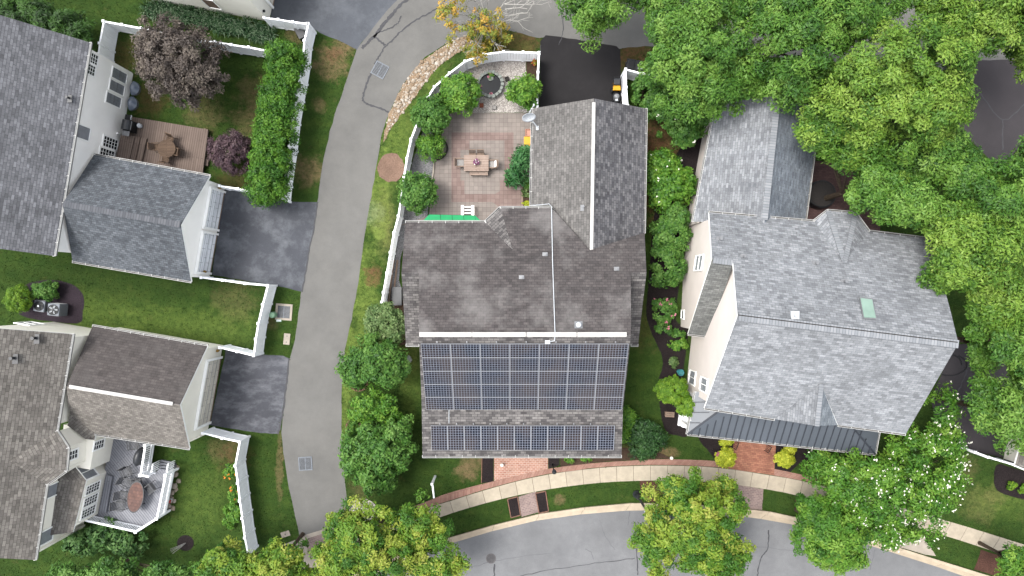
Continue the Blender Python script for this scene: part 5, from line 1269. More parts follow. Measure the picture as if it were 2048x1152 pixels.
# green awning and white chair
t = thing('awning', 'bright green canvas awning under the back eave of the solar panel house', 'awning', W(905, 445, 2.6)-Vector((0, 0, 2.6)))
zt, zl = 2.7, 2.4
top_ = [W(836, 452, zt), W(976, 455, zt)]; lo_ = [W(858, 429, zl), W(950, 431, zl)]
m = MB(); n = 4
for k in range(n):
    a0, a1 = k/n, (k+1)/n; sag = Vector((0, 0, .0)); P0, P1 = top_[0].lerp(top_[1], .16+.68*a0), top_[0].lerp(top_[1], .16+.68*a1); Q0, Q1 = lo_[0].lerp(lo_[1], a0), lo_[0].lerp(lo_[1], a1)
    m.slab([Q0+Vector((.012, 0, 0)), Q1-Vector((.012, 0, 0)), P1-Vector((.012, 0, 0)), P0+Vector((.012, 0, 0))], .03, 0, 0)
m.slab([lo_[1], top_[1], top_[0].lerp(top_[1], .84)], .03, 0, 0); m.slab([lo_[0], top_[0].lerp(top_[1], .16), top_[0]], .03, 0, 0)
m.build('canvas', M['green'], t)
m = MB()
for k in range(n+1): m.tube(top_[0].lerp(top_[1], .16+.68*k/n)-Vector((0, 0, .05)), lo_[0].lerp(lo_[1], k/n)-Vector((0, 0, .045)), .015, seg=6)
m.tube(lo_[0]-Vector((0, 0, .05)), lo_[1]-Vector((0, 0, .05)), .02, seg=6); m.build('frame', M['dkedge'], t)
t = thing('garden_chair', 'white slatted garden chair half under the green awning', 'chair', W(935.5, 424, .4)-Vector((0, 0, .4)))
m = LM()
for k in range(4): m.box((0, .33-.2*k, .38), (.5, .09, .03))
m.build('seat', M['cush'], t)
for s in (-1, 1):
    l = LM(); l.box((s*.34, .03, .56), (.17, .78, .03)); l.build('armrest', M['cush'], t)
    for y in (-.3, .36): l = LM(); l.box((s*.34, y, .27), (.08, .09, .54)); l.build('leg', M['cush'], t)
m = LM()
for k in range(4): m.bar((-.2+.133*k, -.34, .38), (-.2+.133*k, -.52, .9), .1, .02)
m.build('backrest', M['cush'], t)
# yellow storage seat and orange box
t = thing('storage_bin', 'bright yellow storage bin against the garage wall', 'bin', W(1055.5, 285, .6)-Vector((0, 0, .6)))
m = LM(); m.box((0, 0, .28), (.46, .74, .54), taper=1.04); m.build('body', M['yellow'], t, bevel=.02); m = LM(); m.box((0, 0, .58), (.5, .78, .06)); m.build('lid', M['yellow'], t, bevel=.02)
t = thing('crate', 'pinkish orange crate above the yellow bin', 'crate', W(1057, 265, .35)-Vector((0, 0, .35)))
m = LM()
for s in (-1, 1): m.box((s*.2, 0, .17), (.03, .46, .34)); m.box((0, s*.22, .17), (.37, .03, .34))
m.box((0, 0, .2), (.37, .41, .02)); m.build('body', M['orange'], t)
t = thing('hose_reel', 'pale blue grey hose reel below the yellow bin', 'hose reel', W(1056, 303, .3)-Vector((0, 0, .3)))
m = LM(); m.lathe((0, 0, .25), ((.2, -.2), (.2, -.17), (.1, -.16), (.1, .16), (.2, .17), (.2, .2)), 14, R=Matrix.Rotation(math.pi/2, 3, 'Y')); m.build('drum', M['dome'], t); m = LM(); m.box((0, 0, .03), (.45, .34, .05)); m.build('base', M['pale'], t)
# pond
c = W(980.5, 168, .4); t = thing('garden_pond', 'round stone-rimmed garden pond with dark water', 'pond', (c.x, c.y, 0))
m = LM(); m.lathe((0, 0, 0), ((.83, 0), (.83, .37), (.72, .37), (.72, .1)), 32, cap=False); m.build('basin', M['stone'], t)
m = LM(); m.lathe((0, 0, .3), ((.73, 0), (0.0, 0.0)), 32, cap=False); m.build('water', M['water'], t)
rr = random.Random(5); n = 19
for k in range(n):
    a = 2*math.pi*k/n; w_ = 2*math.pi/n*.46; m = LM(); r0, r1 = .70, .86+rr.uniform(-.02, .05)
    q = [(math.cos(a+s_)*r, math.sin(a+s_)*r) for r, s_ in ((r0, -w_), (r1, -w_*.8), (r1+.03, 0), (r1, w_*.8), (r0, w_))]
    m.prism(q, .372, .44+rr.uniform(-.01, .02)); m.build('coping_stone', M['stone'], t, bevel=.015)
m = LM(); m.lathe((.02, .42, .2), ((.16, 0), (.2, .14), (.18, .16), (.0, .15)), 12); bsk = m.build('planting_basket', M['stone'], t)
m = LM()
for k in range(26):
    a, r_ = rr.uniform(0, 6.3), .2*rr.random(); m.box((.05+math.cos(a)*r_, .5+math.sin(a)*r_, .4+rr.uniform(0, .2)), (.14, .04, .01), a, R=Matrix.Rotation(a, 3, 'Z') @ Matrix.Rotation(rr.uniform(-.8, .8), 3, 'X'))
m.build('water_plant', L['lush'], t)
for x, y in ((0, .62), (-.12, .44), (.08, -.6), (.02, -.62), (-.62, -.12)):
    m = LM(); 
    for k in range(6): a = k*math.pi/3; m.box((x+math.cos(a)*.04, y+math.sin(a)*.04, .34+(.16 if y > 0 else 0)), (.07, .05, .02), a)
    m.build('water_lily', M['pink_f'], t)
for (x, y), mt, lb in (((963, 210), 'terra', 'square terracotta planter on the gravel below the pond'), ((988, 214), 'gcush', 'square tan stepping stone block on the gravel below the pond'), ((1014, 157), 'dkedge', 'dark mossy square block on the gravel right of the pond')):
    t = thing('planter_box', lb, 'planter', W(x, y, .2)-Vector((0, 0, .2)), .35 if mt == 'dkedge' else 0)
    m = LM(); s_ = .26
    for k in (-1, 1): m.box((k*(s_/2-.015), 0, .1), (.03, s_, .2)); m.box((0, k*(s_/2-.015), .1), (s_-.06, .03, .2))
    m.box((0, 0, .08), (s_-.06, s_-.06, .14)); m.build('body', M[mt], t)
# lawn mower
t = thing('lawn_mower', 'orange and black lawn mower with rear bag parked on the black driveway', 'lawn mower', W(1233, 182, .35)-Vector((0, 0, .35)))
m = LM(); m.box((0, .55, .42), (.5, .5, .42), taper=.85); m.build('grass_bag', M['dark'], t, bevel=.05)
m = LM(); m.box((0, .16, .42), (.5, .3, .2)); m.box((-.22, .3, .5), (.06, .4, .1)); m.build('hood', M['yellow'], t, bevel=.04)
m = LM(); m.lathe((0, -.38, .12), ((.3, 0), (.32, .12), (.24, .2), (0, .22)), 18, sx=.85, sy=1.25); m.build('deck', M['black'], t, smooth=True)
m = LM(); m.lathe((0, -.36, .32), ((.17, 0), (.17, .14), (.1, .2), (0, .21)), 14); m.build('engine', M['metal'], t); m = LM(); m.box((0, -.6, .38), (.16, .12, .12)); m.build('fuel_tank', M['pale'], t)
for sx in (-1, 1):
    for y, r_ in ((-.7, .11), (.05, .16)):
        l = LM(); l.tube((sx*.26, y, r_), (sx*.33, y, r_), r_, seg=16); l.build('wheel', M['black'], t)
    l = LM(); l.tube((sx*.24, 0, .35), (sx*.24, .75, .9), .02); l.build('handle', M['black'], t)
l = LM(); l.tube((-.24, .75, .9), (.24, .75, .9), .02); l.build('handle', M['black'], t)
# wheelie bins
for (x, y), lb in (((1262, 129), 'black wheelie bin nearer the driveway, behind the white fence corner'), ((1280, 132), 'black wheelie bin with white marks on its lid, partly under the tree')):
    t = thing('wheelie_bin', lb, 'bin', W(x, y, 1.05)-Vector((0, 0, 1.05)), -.15, 'wheelie bins')
    m = LM(); m.box((0, 0, .5), (.5, .6, .95), taper=1.12); m.build('body', M['black'], t, bevel=.03)
    m = LM(); m.box((0, 0, 1.01), (.6, .74, .06)); m.box((0, 0, 1.05), (.5, .6, .04), taper=.8); ld = m.build('lid', M['black'], t, bevel=.02)
    for s in (-1, 1): m = LM(); m.tube((s*.2, .33, .1), (s*.26, .33, .1), .1, seg=14); m.build('wheel', M['dark'], t)
    if x > 1270: m = LM(); m.box((.02, -.16, 1.073), (.3, .05, .006)); m.box((.02, .1, 1.073), (.22, .03, .006)); m.build('sticker', M['pale'], ld)
# real estate sign post, lamps, mail post, lights
p = W(870.5, 952); t = thing('sign_post', 'white sign post with one side arm on the front lawn', 'sign post', p)
ptop = W(862, 968, 1.75); hp = 1.75
m = MB(); m.box((p.x, p.y, .95), (.12, .12, 1.9)); m.box((p.x, p.y, 1.93), (.15, .15, .06), taper=.5); m.build('post', M['white'], t)
q = W(868, 996, 1.62); m = MB(); m.bar((p.x, p.y, 1.62), (q.x, q.y, 1.62), .09, .11); m.build('arm', M['white'], t)
m = MB(); d = (Vector((q.x, q.y, 0))-Vector((p.x, p.y, 0))); dn = d.normalized()
for k in (.3, .85): m.tube(Vector((p.x, p.y, 1.56))+d*k, Vector((p.x, p.y, 1.45))+d*k, .01)
m.build('hook', M['metal'], t)
p = W(1273, 988); t = thing('street_lamp', 'dark street lamp at the kerb, its head lost in the yellow-green tree', 'street lamp', p)
m = LM(); m.lathe((0, 0, 0), ((.26, 0), (.26, .15), (.2, .25), (.17, .7), (.1, .85), (.085, 1.0), (.07, 3.3), (.1, 3.35), (.05, 3.45)), 14); m.build('post', M['dark'], t, smooth=False)
m = LM(); m.lathe((0, 0, 3.45), ((.1, 0), (.19, .1), (.16, .4)), 8); m.build('lantern', M['pale'], t); m = LM(); m.lathe((0, 0, 3.85), ((.22, 0), (.15, .12), (.03, .2), (0, .26)), 8); m.build('lantern_cap', M['dark'], t)
p = W(1105, 929); t = thing('lamp_post', 'short black lamp post in the mulch bed at the brick path', 'lamp post', p)
m = LM(); m.lathe((0, 0, 0), ((.07, 0), (.05, .1), (.035, .2), (.035, 1.55)), 10); m.build('post', M['black'], t); m = LM(); m.lathe((0, 0, 1.55), ((.06, 0), (.13, .06), (.12, .3), (.16, .3), (.03, .45)), 6); m.build('lantern', M['dark'], t)
for (x, y), lb in (((1004, 928), 'small white path light on the brick path of the solar panel house'), ((1341, 914), 'small white path light beside the brick border')):
    t = thing('path_light', lb, 'path light', W(x, y)); m = LM(); m.tube((0, 0, 0), (0, 0, .3), .025); m.build('stake', M['pale'], t); m = LM(); m.lathe((0, 0, .28), ((.11, 0), (.1, .06), (0, .11)), 12); m.build('cap', M['white_f'], t)
p = W(1425, 898); t = thing('garden_flag', 'small pink garden flag beside the yellow shrub', 'flag', p)
m = LM(); m.tube((0, 0, 0), (0, 0, 1.0), .012); m.build('pole', M['black'], t); m = LM(); m.box((.1, -.14, .78), (.012, .3, .4), -.5); m.build('cloth', M['pink_f'], t)
# birdbath, bench in bed
t = thing('birdbath', 'teal glazed birdbath in the black mulch bed', 'birdbath', W(1357, 743)); m = LM(); m.lathe((0, 0, 0), ((.14, 0), (.06, .1), (.05, .5), (.12, .56)), 14); m.build('pedestal', M['teal'], t); m = LM(); m.lathe((0, 0, .56), ((.1, 0), (.22, .08), (.2, .08), (.12, .03), (0, .02)), 18); m.build('bowl', M['teal'], t)
t = thing('garden_bench', 'small weathered wooden bench in the bed below the golden evergreens', 'bench', W(1337, 827), -.05)
m = LM()
for k in range(3): m.box((0, -.12+.12*k, .36), (.6, .1, .03))
m.build('seat', M['wood'], t)
for s in (-1, 1): l = LM(); l.box((s*.24, 0, .17), (.06, .3, .34)); l.build('leg', M['wood'], t)
# drains, covers, utility boxes
def grate(label, c, w, h, rz, frame='metal', lvl=4, name='drain_grate', n=10, cat='drain'):
    t = thing(name, label, cat, W(*c)+Vector((0, 0, lvl*.004)), rz)
    m = LM(); fw = .06 if frame == 'metal' else .14
    for s in (-1, 1): m.box((s*(w/2+fw/2), 0, .008), (fw, h+2*fw, .03)); m.box((0, s*(h/2+fw/2), .008), (w, fw, .03))
    m.build('frame', M['iron' if frame == 'metal' else frame], t)
    m = LM(); m.box((0, 0, .001), (w, h, .004)); m.build('pit', M['black'], t)
    m = LM()
    for k in range(n): m.box((0, -h/2+h*(k+.5)/n, .01), (w, h/n*.36, .02))
    m.box((0, 0, .011), (.04, h, .016)); m.build('bars', M['iron'], t)
grate('square metal drain grate set askew in the upper alley', (760, 140), .82, .82, math.radians(-28)); grate('square metal drain grate in the lower alley', (611, 927), .78, .78, .06)
grate('concrete-framed dark grate in the grass by the corner of the white fence', (568, 624), .82, .8, -.07, 'concrete', 8)
t = thing('manhole_cover', 'round manhole cover in the street', 'manhole', W(982, 1117)+Vector((0, 0, .012))); m = LM(); m.lathe((0, 0, 0), ((.33, 0), (.33, .012), (.29, .012), (.29, .006), (0, .006)), 24)
m.build('cover', m_plain('street_iron', (108, 104, 104), .7, .2, 6), t)
m = LM()
for k in range(-3, 4): hw = math.sqrt(.27**2-(k*.075)**2); m.box((0, k*.075, .009), (2*hw, .03, .008))
m.build('ribs', M['dark'], t)
t = thing('utility_pedestal', 'pale green utility pedestal in the grass beside the grate', 'utility box', W(544, 630, .5)-Vector((0, 0, .5))); m = LM(); m.lathe((0, 0, 0), ((.2, 0), (.2, .5), (.15, .58), (0, .6)), 16); m.build('body', M['grnplas'], t); m = LM(); m.tube((0, 0, .6), (0, 0, .64), .06); m.build('cap', M['grnplas'], t)
t = thing('valve_box', 'small pale valve box lid below the concrete-framed grate', 'utility box', W(558, 641)); m = LM(); m.box((0, 0, .03), (.36, .18, .06)); m.build('body', M['grnplas'], t, bevel=.02); m = LM(); m.box((0, 0, .065), (.3, .12, .014)); m.build('lid', M['pale'], t)
t = thing('utility_slab', 'pale concrete utility slab in the grass by the alley', 'utility box', W(574, 678), -.1); m = LM(); m.box((0, 0, .03), (.42, .74, .06)); m.build('body', M['concrete'], t, bevel=.015); m = LM(); m.box((0, .2, .065), (.06, .06, .012)); m.box((0, -.2, .065), (.06, .06, .012)); m.build('lifting_eye', M['dark'], t)
t = thing('utility_slab', 'worn flat concrete slab in the grass near the foot of the alley', 'utility box', W(571, 1068), .3); m = LM(); m.box((0, 0, .015), (.6, .36, .03)); m.build('body', M['concrete'], t, bevel=.015); m = LM(); m.box((0, 0, .032), (.1, .05, .01)); m.build('lifting_eye', M['dark'], t)
t = thing('black_tub', 'round black covered tub on the maroon brick patio behind the right house', 'tub', W(1645, 388, .8)-Vector((0, 0, .8)))
m = LM(); m.lathe((0, 0, 0), ((.88, 0), (.92, .4), (.9, .8), (.84, .84)), 28); m.build('shell', M['black'], t); m = LM(); m.lathe((0, 0, .8), ((.86, 0), (.8, .05), (.3, .08), (0, .085)), 28); m.build('cover', M['dkedge'], t)
t = thing('garden_hose', 'black hose coiled on the driveway beside the right house', 'hose', W(1893, 730)); m = LM(); m.path([(math.cos(k*.35)*(.8+.02*k)+.2, math.sin(k*.35)*.7, .03+.0008*k) for k in range(22)], .03); m.build('coil', M['black'], t)
t = thing('stepping_stone', 'grey flat stone by the house below the leafy tree', 'stone', W(818, 718)); m = LM(); m.rock((0, 0, 0), .5, random.Random(2), tint=.2); m.build('slab', M['stone'], t)
t = thing('cart', 'dark garden cart in the corner of the white fence at the top', 'cart', W(602, 66, .4)-Vector((0, 0, .4)), .5)
m = LM(); m.box((0, 0, .42), (.5, .7, .3), taper=1.15); m.build('tub', M['dark'], t, bevel=.03); 
for s in (-1, 1): l = LM(); l.tube((s*.22, -.2, .16), (s*.28, -.2, .16), .16, seg=14); l.build('wheel', M['black'], t); l = LM(); l.tube((s*.2, .3, .4), (s*.2, .75, .5), .02); l.build('handle', M['wood'], t)
# ================================================================ TREES AND PLANTS
# large canopy on the right: three crown builds, copied
def big(name_label, blobs, seed, mat='canopy', n=330, base=None, **k):
    n = int(n*.62); kw = dict(cr=.6, per=270, ll=.2, lw=.075, trunk=.2, lump=.2, shell=.75, tint_c=.6, up=.5, flat=.7, low=-.05, tip=0); kw.update(k)
    return tree('shade_tree', name_label, 'tree', blobs, L[mat], base, n, seed=seed, group='tall shade trees on the right', **kw)
big('bright green shade tree nearest the black driveway, over the wheelie bins', [(1400, 95, 6.5, 100, 100, 2.6), (1350, 60, 6.0, 60, 75, 2.0), (1395, 190, 5.6, 85, 50, 2.0), (1480, 150, 5.8, 55, 50, 1.8), (1305, 15, 5.6, 50, 40, 1.6), (1340, 130, 5.4, 50, 60, 1.8)], 1, n=460)
big('shade tree at the top edge whose branch hangs over the black driveway', [(1225, -60, 6, 120, 110, 2.2), (1180, 20, 5.0, 62, 55, 1.2), (1190, 62, 4.4, 26, 24, .6)], 2, n=190)
big('shade tree at the top edge between the driveway tree and the tallest crown', [(1600, 50, 7.5, 125, 110, 2.8), (1590, 165, 6.5, 70, 40, 2.0), (1720, 20, 6.5, 70, 60, 2.0), (1490, 20, 6.4, 70, 60, 2.0)], 3, 'canopy', n=520)
big('tall shade tree with yellowish top in the middle of the right-hand wood', [(1790, 180, 8.0, 140, 150, 3.2), (1690, 250, 7.0, 80, 70, 2.2), (1880, 200, 6.5, 50, 80, 2)], 4, 'canopy2', n=480)
big('shade tree at the upper right corner beyond the shaded pavement', [(2020, 40, 7.5, 90, 80, 2.8), (1940, 50, 6, 60, 60, 1.8), (2040, 120, 5.4, 28, 34, 1.2), (1870, 10, 6, 60, 50, 1.8), (1900, 90, 5.6, 40, 40, 1.6)], 5, 'canopy2', n=400)
big('shade tree overhanging the garage roof of the silver-roofed house', [(1745, 370, 6.5, 60, 60, 2.4), (1800, 410, 7, 60, 50, 2.2), (1640, 262, 6.3, 40, 40, 1.2), (1700, 310, 6.3, 40, 34, 1.6), (1850, 330, 6, 50, 50, 1.6)], 6, 'canopy', n=330)
big('shade tree at the right edge just below the shaded pavement', [(2000, 400, 7.5, 90, 70, 2.8), (1930, 360, 6.8, 60, 60, 1.8), (2045, 300, 6, 30, 26, 1.0), (1890, 300, 5.6, 40, 40, 1.4)], 7, 'canopy', n=280)
big('broad shade tree leaning over the right end of the silver roof', [(1930, 510, 7.6, 95, 95, 2.8), (1875, 440, 7.2, 42, 36, 1.8), (1990, 590, 7, 70, 60, 2)], 88, 'canopy2', n=340)
big('shade tree at the right edge above the dark driveway', [(2020, 690, 7, 70, 65, 2.4), (1975, 640, 6.4, 50, 45, 1.8), (1950, 710, 4.8, 26, 26, 1.2)], 9, 'canopy', n=200)
big('shade tree at the right edge beside the fence and dark driveway', [(2015, 830, 6.2, 70, 60, 2.0), (1965, 790, 5.5, 35, 35, 1.4), (2050, 770, 6, 50, 60, 1.6)], 10, 'canopy', n=150)
# street trees (yellow-green)
def st(lb, blobs, seed, n, mat='street', **k):
    n = int(n*1.35); kw = dict(cr=.4, per=120, ll=.19, lw=.075, trunk=.13, lump=.36, shell=.55, tint_c=.78, up=.6, low=-.3, tip=0); kw.update(k)
    return tree('street_tree', lb, 'tree', blobs, L[mat], None, n, seed=seed, group='street trees', **kw)
st('yellow-green street tree over the kerb in front of the brick crossing', [(1395, 1060, 4.6, 88, 85, 1.8), (1350, 985, 4.2, 52, 46, 1.2), (1440, 970, 3.6, 30, 22, .8), (1440, 1120, 4.4, 60, 50, 1.4), (1310, 1090, 4.2, 40, 60, 1.2), (1308, 1018, 3.8, 28, 30, 1.0)], 21, 330)
st('yellow-green street tree at the foot of the alley, over the gravel corner', [(735, 1090, 4.8, 90, 80, 1.8), (840, 1055, 4.2, 60, 50, 1.4), (700, 1045, 4.0, 46, 36, 1.2), (870, 1125, 4.2, 70, 40, 1.2), (660, 1130, 4.2, 44, 44, 1.2)], 22, 350)
st('yellow-green street tree at the lower edge beside the end of the slanting fence', [(560, 1122, 4.4, 56, 34, 1.4), (450, 1126, 4.4, 48, 36, 1.4), (500, 1150, 4.6, 60, 40, 1.4)], 23, 240)
st('bright green street tree beside the white-flowering tree', [(1648, 1062, 4.0, 66, 58, 1.6), (1672, 1108, 3.8, 46, 26, 1.1), (1630, 1020, 3.6, 36, 30, 1.1)], 24, 190, 'lush', shell=.5)
st('small green street tree cut off at the lower right corner', [(2040, 1130, 3.6, 44, 34, 1.2)], 25, 60, 'lush')
def fb(c, r): return c[0] > W(1745, 0, 4).x + r.uniform(-3.5, 1.0)
tree('flowering_tree', 'large green tree covered in white blossoms in front of the silver-roofed house', 'tree', [(1790, 985, 3.6, 130, 90, 2.2), (1860, 905, 3.4, 80, 60, 1.8), (1700, 960, 3.2, 80, 60, 1.8), (1760, 1060, 3.0, 70, 30, 1.4), (1880, 830, 2.8, 30, 50, 1.2), (1640, 930, 2.6, 36, 30, 1.0)],
     L['lush'], None, 450, .46, 95, .18, .085, .14, seed=31, lump=.25, shell=.5, tip=0, flowers=(M['white_f'], 480, .062, fb))
# autumn tree with bare branches at the top
t = tree('half_bare_tree', 'sparse tree with yellow leaves and bare pale branches at the top edge', 'tree', [(905, 30, 3.6, 52, 48, 1.2), (960, 60, 2.6, 44, 44, 1.2), (960, 110, 1.6, 32, 26, 1.0), (1000, 60, 2, 30, 30, .8)], L['autumn'], (978, 62), 110, .26, 34, .16, .08, .1, 'bark_pale', 41, lump=.4, shell=.9)
rr = random.Random(12); m = MB(); base = W(978, 62)
def twig(p, d, ln, r, dep):
    pts = [p]; q = p
    for k in range(3):
        d = (d + Vector((rr.uniform(-.25, .25), rr.uniform(-.25, .25), rr.uniform(-.12, .12)))).normalized(); q = q + d*ln/3; pts.append(q)
    m.path(pts, r, r*.55, 5)
    if dep:
        for k in range(rr.randint(2, 3)):
            nd = (d + Vector((rr.uniform(-.9, .9), rr.uniform(-.9, .9), rr.uniform(-.3, .3)))).normalized(); twig(pts[rr.choice((1, 2, 3, 3))], nd, ln*.68, r*.6, dep-1)
for k in range(11):
    a = rr.uniform(-.4, 3.4) if k % 4 else rr.uniform(3.4, 5.8); twig(base+Vector((0, 0, 1.2)), Vector((math.cos(a), math.sin(a), rr.uniform(.5, 1.3))).normalized(), 1.6, .04, 3)
for dx in (.5, .9, 1.2): twig(W(1010, 25, 2.8)+Vector((0, rr.uniform(-.3, .6), 0)), Vector((1, rr.uniform(-.3, .3), .3)).normalized(), 1.4, .036, 3)
m.build('bare_branches', M['bark_pale'], t)
tree('shrub', 'low yellow-green shrub at the foot of the sparse tree, outside the curved fence', 'shrub', [(955, 105, .6, 26, 24, .6), (985, 80, .7, 34, 22, .7), (1012, 62, .6, 20, 14, .5)], L['autumn'], None, 60, .22, 50, .14, .07, 0, seed=42, lump=.3)
# patio trees
def sm(lb, blobs, mat, seed, n, name='small_tree', group=None, cat='tree', **k):
    kw = dict(cr=.3, per=70, ll=.17, lw=.085, trunk=.06, lump=.14, shell=.4, tint_c=.45, up=.6, low=-.5); kw.update(k)
    return tree(name, lb, cat, blobs, L[mat], None, n, seed=seed, group=group, **kw)
sm('dense round green tree with yellow tips left of the pond', [(922, 188, 1.5, 37, 38, 1.1)], 'lush', 51, 120, up=.8, tip=0)
sm('round dark green tree against the curved fence, left of the patio', [(863, 230, 1.7, 34, 34, 1.1)], 'green', 52, 110)
sm('light green round bush in a black-edged bed on the patio edge', [(862, 297, 1.0, 26, 23, .7)], 'lush', 53, 60, ll=.12, lw=.06, name='round_bush', cat='bush')
sm('round green tree by the fence below the gravel bed', [(834, 384, 1.7, 36, 36, 1.1)], 'green', 54, 110)
sm('light feathery tree right of the pond over the short fence', [(1046, 188, 1.8, 34, 32, 1.0), (1060, 170, 1.9, 20, 20, .7)], 'lush', 55, 95, shell=.7, ll=.2, lw=.07)
sm('blue-green conifer with drooping tips against the garage wall', [(1044, 325, 1.3, 20, 24, 1.0), (1028, 352, .9, 16, 18, .7), (1052, 310, 1.2, 12, 16, .8)], 'fern', 56, 60, ll=.34, lw=.09, cr=.34, lump=.35, up=.2, per=50, name='conifer')
sm('small yellow variegated plant at the lower end of the garage bed', [(1053, 408, .2, 6, 7, .25)], 'gold', 57, 8, name='plant', cat='plant', cr=.14, per=24, ll=.14, trunk=0)
sm('small pale variegated plant in the garage bed, above the yellow one', [(1053, 384, .2, 7, 9, .25)], 'olive', 58, 9, name='plant', cat='plant', cr=.14, per=24, ll=.14, trunk=0)
sm('small dark shrub in the garage bed beneath the conifer', [(1056, 366, .3, 8, 9, .3)], 'green', 59, 12, name='shrub', cat='shrub', cr=.18, per=40, ll=.12, trunk=0)
m = MB(); 
for k in range(14):
    a0, a1 = [math.radians(-75+ (k+i)*11) for i in (0, 1)]; m.bar(W(866+29*math.cos(a0), 297-24*math.sin(a0))+Vector((0, 0, .08)), W(866+29*math.cos(a1), 297-24*math.sin(a1))+Vector((0, 0, .08)), .1, .17)
m.build('bed_edging', M['dkedge'], kind='structure')
# trees along the alley
sm('pale grey-green tree against the left side of the solar panel house', [(768, 640, 2.2, 38, 36, 1.3), (785, 662, 2.0, 22, 22, 1.0)], 'olive', 61, 110)
sm('wide leafy tree left of the upper solar panels', [(748, 722, 2.6, 60, 50, 1.5), (795, 740, 2.2, 28, 34, 1.1), (712, 745, 2.2, 30, 30, 1)], 'green', 62, 230, lump=.22, shell=.5, cr=.34, ll=.2, lw=.09, trunk=.1)
sm('middle tree of the three between the alley and the solar panel house', [(738, 815, 2.1, 36, 34, 1.1), (772, 815, 1.9, 26, 24, .9), (720, 850, 1.8, 20, 26, .9)], 'lush', 63, 130, lump=.25, shell=.5, cr=.34, ll=.2, lw=.09, trunk=.08)
sm('large spreading tree near the sign post, lowest beside the alley', [(755, 900, 2.8, 66, 56, 1.6), (790, 865, 2.4, 34, 26, 1.2), (712, 920, 2.4, 34, 30, 1.1), (755, 955, 2.2, 40, 26, 1.1), (800, 900, 2.4, 28, 32, 1.1)], 'green', 64, 300, lump=.28, shell=.55, cr=.36, ll=.22, lw=.1, trunk=.11)
# purple trees, hedges on the left
tree('purple_leaf_tree', 'large round purple-brown leaved tree behind the brown deck', 'tree', [(362, 122, 3.6, 86, 80, 2.2), (330, 95, 3.4, 50, 50, 1.8), (390, 160, 3.4, 56, 50, 1.7)], L['purple'], None, 430, .36, 95, .16, .07, .13, seed=71, lump=.2, shell=.6, tint_c=.55, up=.6, tip=0)
sm('small maroon leaved tree between the brown deck and the hedge', [(463, 306, 1.6, 42, 42, 1.2)], 'purple2', 72, 150, name='maroon_tree', cr=.26, ll=.12, lw=.055, per=80)
hb = []
for k in range(9): f = k/8; hb.append((573-36*f, 118+262*f, 1.7, 43-3*abs(f-.5), 32, 1.5))
tree('hedge', 'tall bright evergreen hedge beside the long white fence', 'hedge', hb, L['hedge'], None, 620, .34, 85, .15, .065, .08, seed=73, lump=.1, shell=.4, tip=0, up=.5, limbs=False, part='foliage')
hb = [(20+30*k, 25+9*k+(8 if k % 2 else -6), 2.0, 26, 30, 1.5) for k in range(6)]
tree('hedge', 'dark upright evergreens above the slate roof in the upper left corner', 'hedge', hb, L['forest'], None, 230, .34, 80, .26, .06, .08, seed=74, lump=.2, shell=.5, up=1.0, limbs=False, part='foliage')
# strap-leaved border along the cream wall
rng = np.random.default_rng(5); Vs, Ts = [], []
for k in range(150):
    f = rng.random(); x, y = 292+252*f, 12+54*f+rng.uniform(-14, 14)+3; c = W(x, y, .25)
    n = 16; a = rng.uniform(0, 6.28, n); ln = rng.uniform(.35, .6, n); w_ = .022
    for i in range(n):
        d = np.array([math.cos(a[i]), math.sin(a[i]), 0]); s_ = np.array([-d[1], d[0], 0]); p0 = np.array(c)+d*.05; p0[2] = .1; p1 = np.array(c)+d*ln[i]*.55; p1[2] = .45; p2 = np.array(c)+d*ln[i]; p2[2] = .3
        Vs += [p0-s_*w_, p0+s_*w_, p1+s_*w_, p1-s_*w_, p1-s_*w_, p1+s_*w_, p2+s_*.004, p2-s_*.004]; tt = rng.random(); Ts += [tt, tt]
tag(leaf_mesh('strap_leaf_border', np.array(Vs), np.array(Ts), L['grassy']), 'border of strap-leaved plants along the cream wall at the top', 'plants', kind='stuff')
# shrubs by the air conditioners
sm('clipped round yellow-green shrub beside the left air conditioner', [(40, 597, .9, 27, 26, .8)], 'arb', 75, 160, name='clipped_shrub', cat='shrub', cr=.16, per=90, ll=.08, lw=.035, lump=.02, shell=.4, trunk=.05, limbs=False)
sm('loose green shrub behind the air conditioners', [(92, 580, .6, 25, 18, .5)], 'green', 76, 60, name='shrub', cat='shrub', cr=.2, ll=.13, lw=.06, trunk=.04)
# lower left
sm('broad-leaved shrub below the white railing of the grey deck', [(215, 1068, 1.0, 40, 26, .8), (250, 1090, .9, 40, 22, .7), (160, 1085, 1.0, 34, 22, .8)], 'rhodo', 77, 120, name='shrub', cat='shrub', ll=.26, lw=.12, cr=.3, per=40, lump=.25)
st('green tree at the lower left edge below the broad-leaved shrub', [(225, 1140, 3.0, 44, 22, 1.2), (150, 1150, 3.0, 60, 18, 1.2), (330, 1146, 3.0, 44, 20, 1.1)], 78, 120, 'green')
for (x, y), lb, s_ in (((465, 940), 'patch of border plants with an orange flower beside the slanting fence', 1), ((472, 990), 'patch of border plants with orange flowers lower down the slanting fence', 2), ((467, 1030), 'leafy green shrub at the lower end of the slanting fence', 3)):
    sm(lb, [(x-4, y, .3, 10 if s_ < 3 else 20, 16 if s_ < 3 else 26, .3)], 'lush', 80+s_, 22 if s_ < 3 else 55, name='border_plant', cat='plant', cr=.2, per=34, ll=.12, trunk=0, flowers=(M['org_f'], 4, .1, None) if s_ < 3 else None)
p = W(371, 1086); t = thing('sapling', 'bare multi-stemmed sapling in a round black mulch ring', 'sapling', p); m = LM(); rr = random.Random(6)
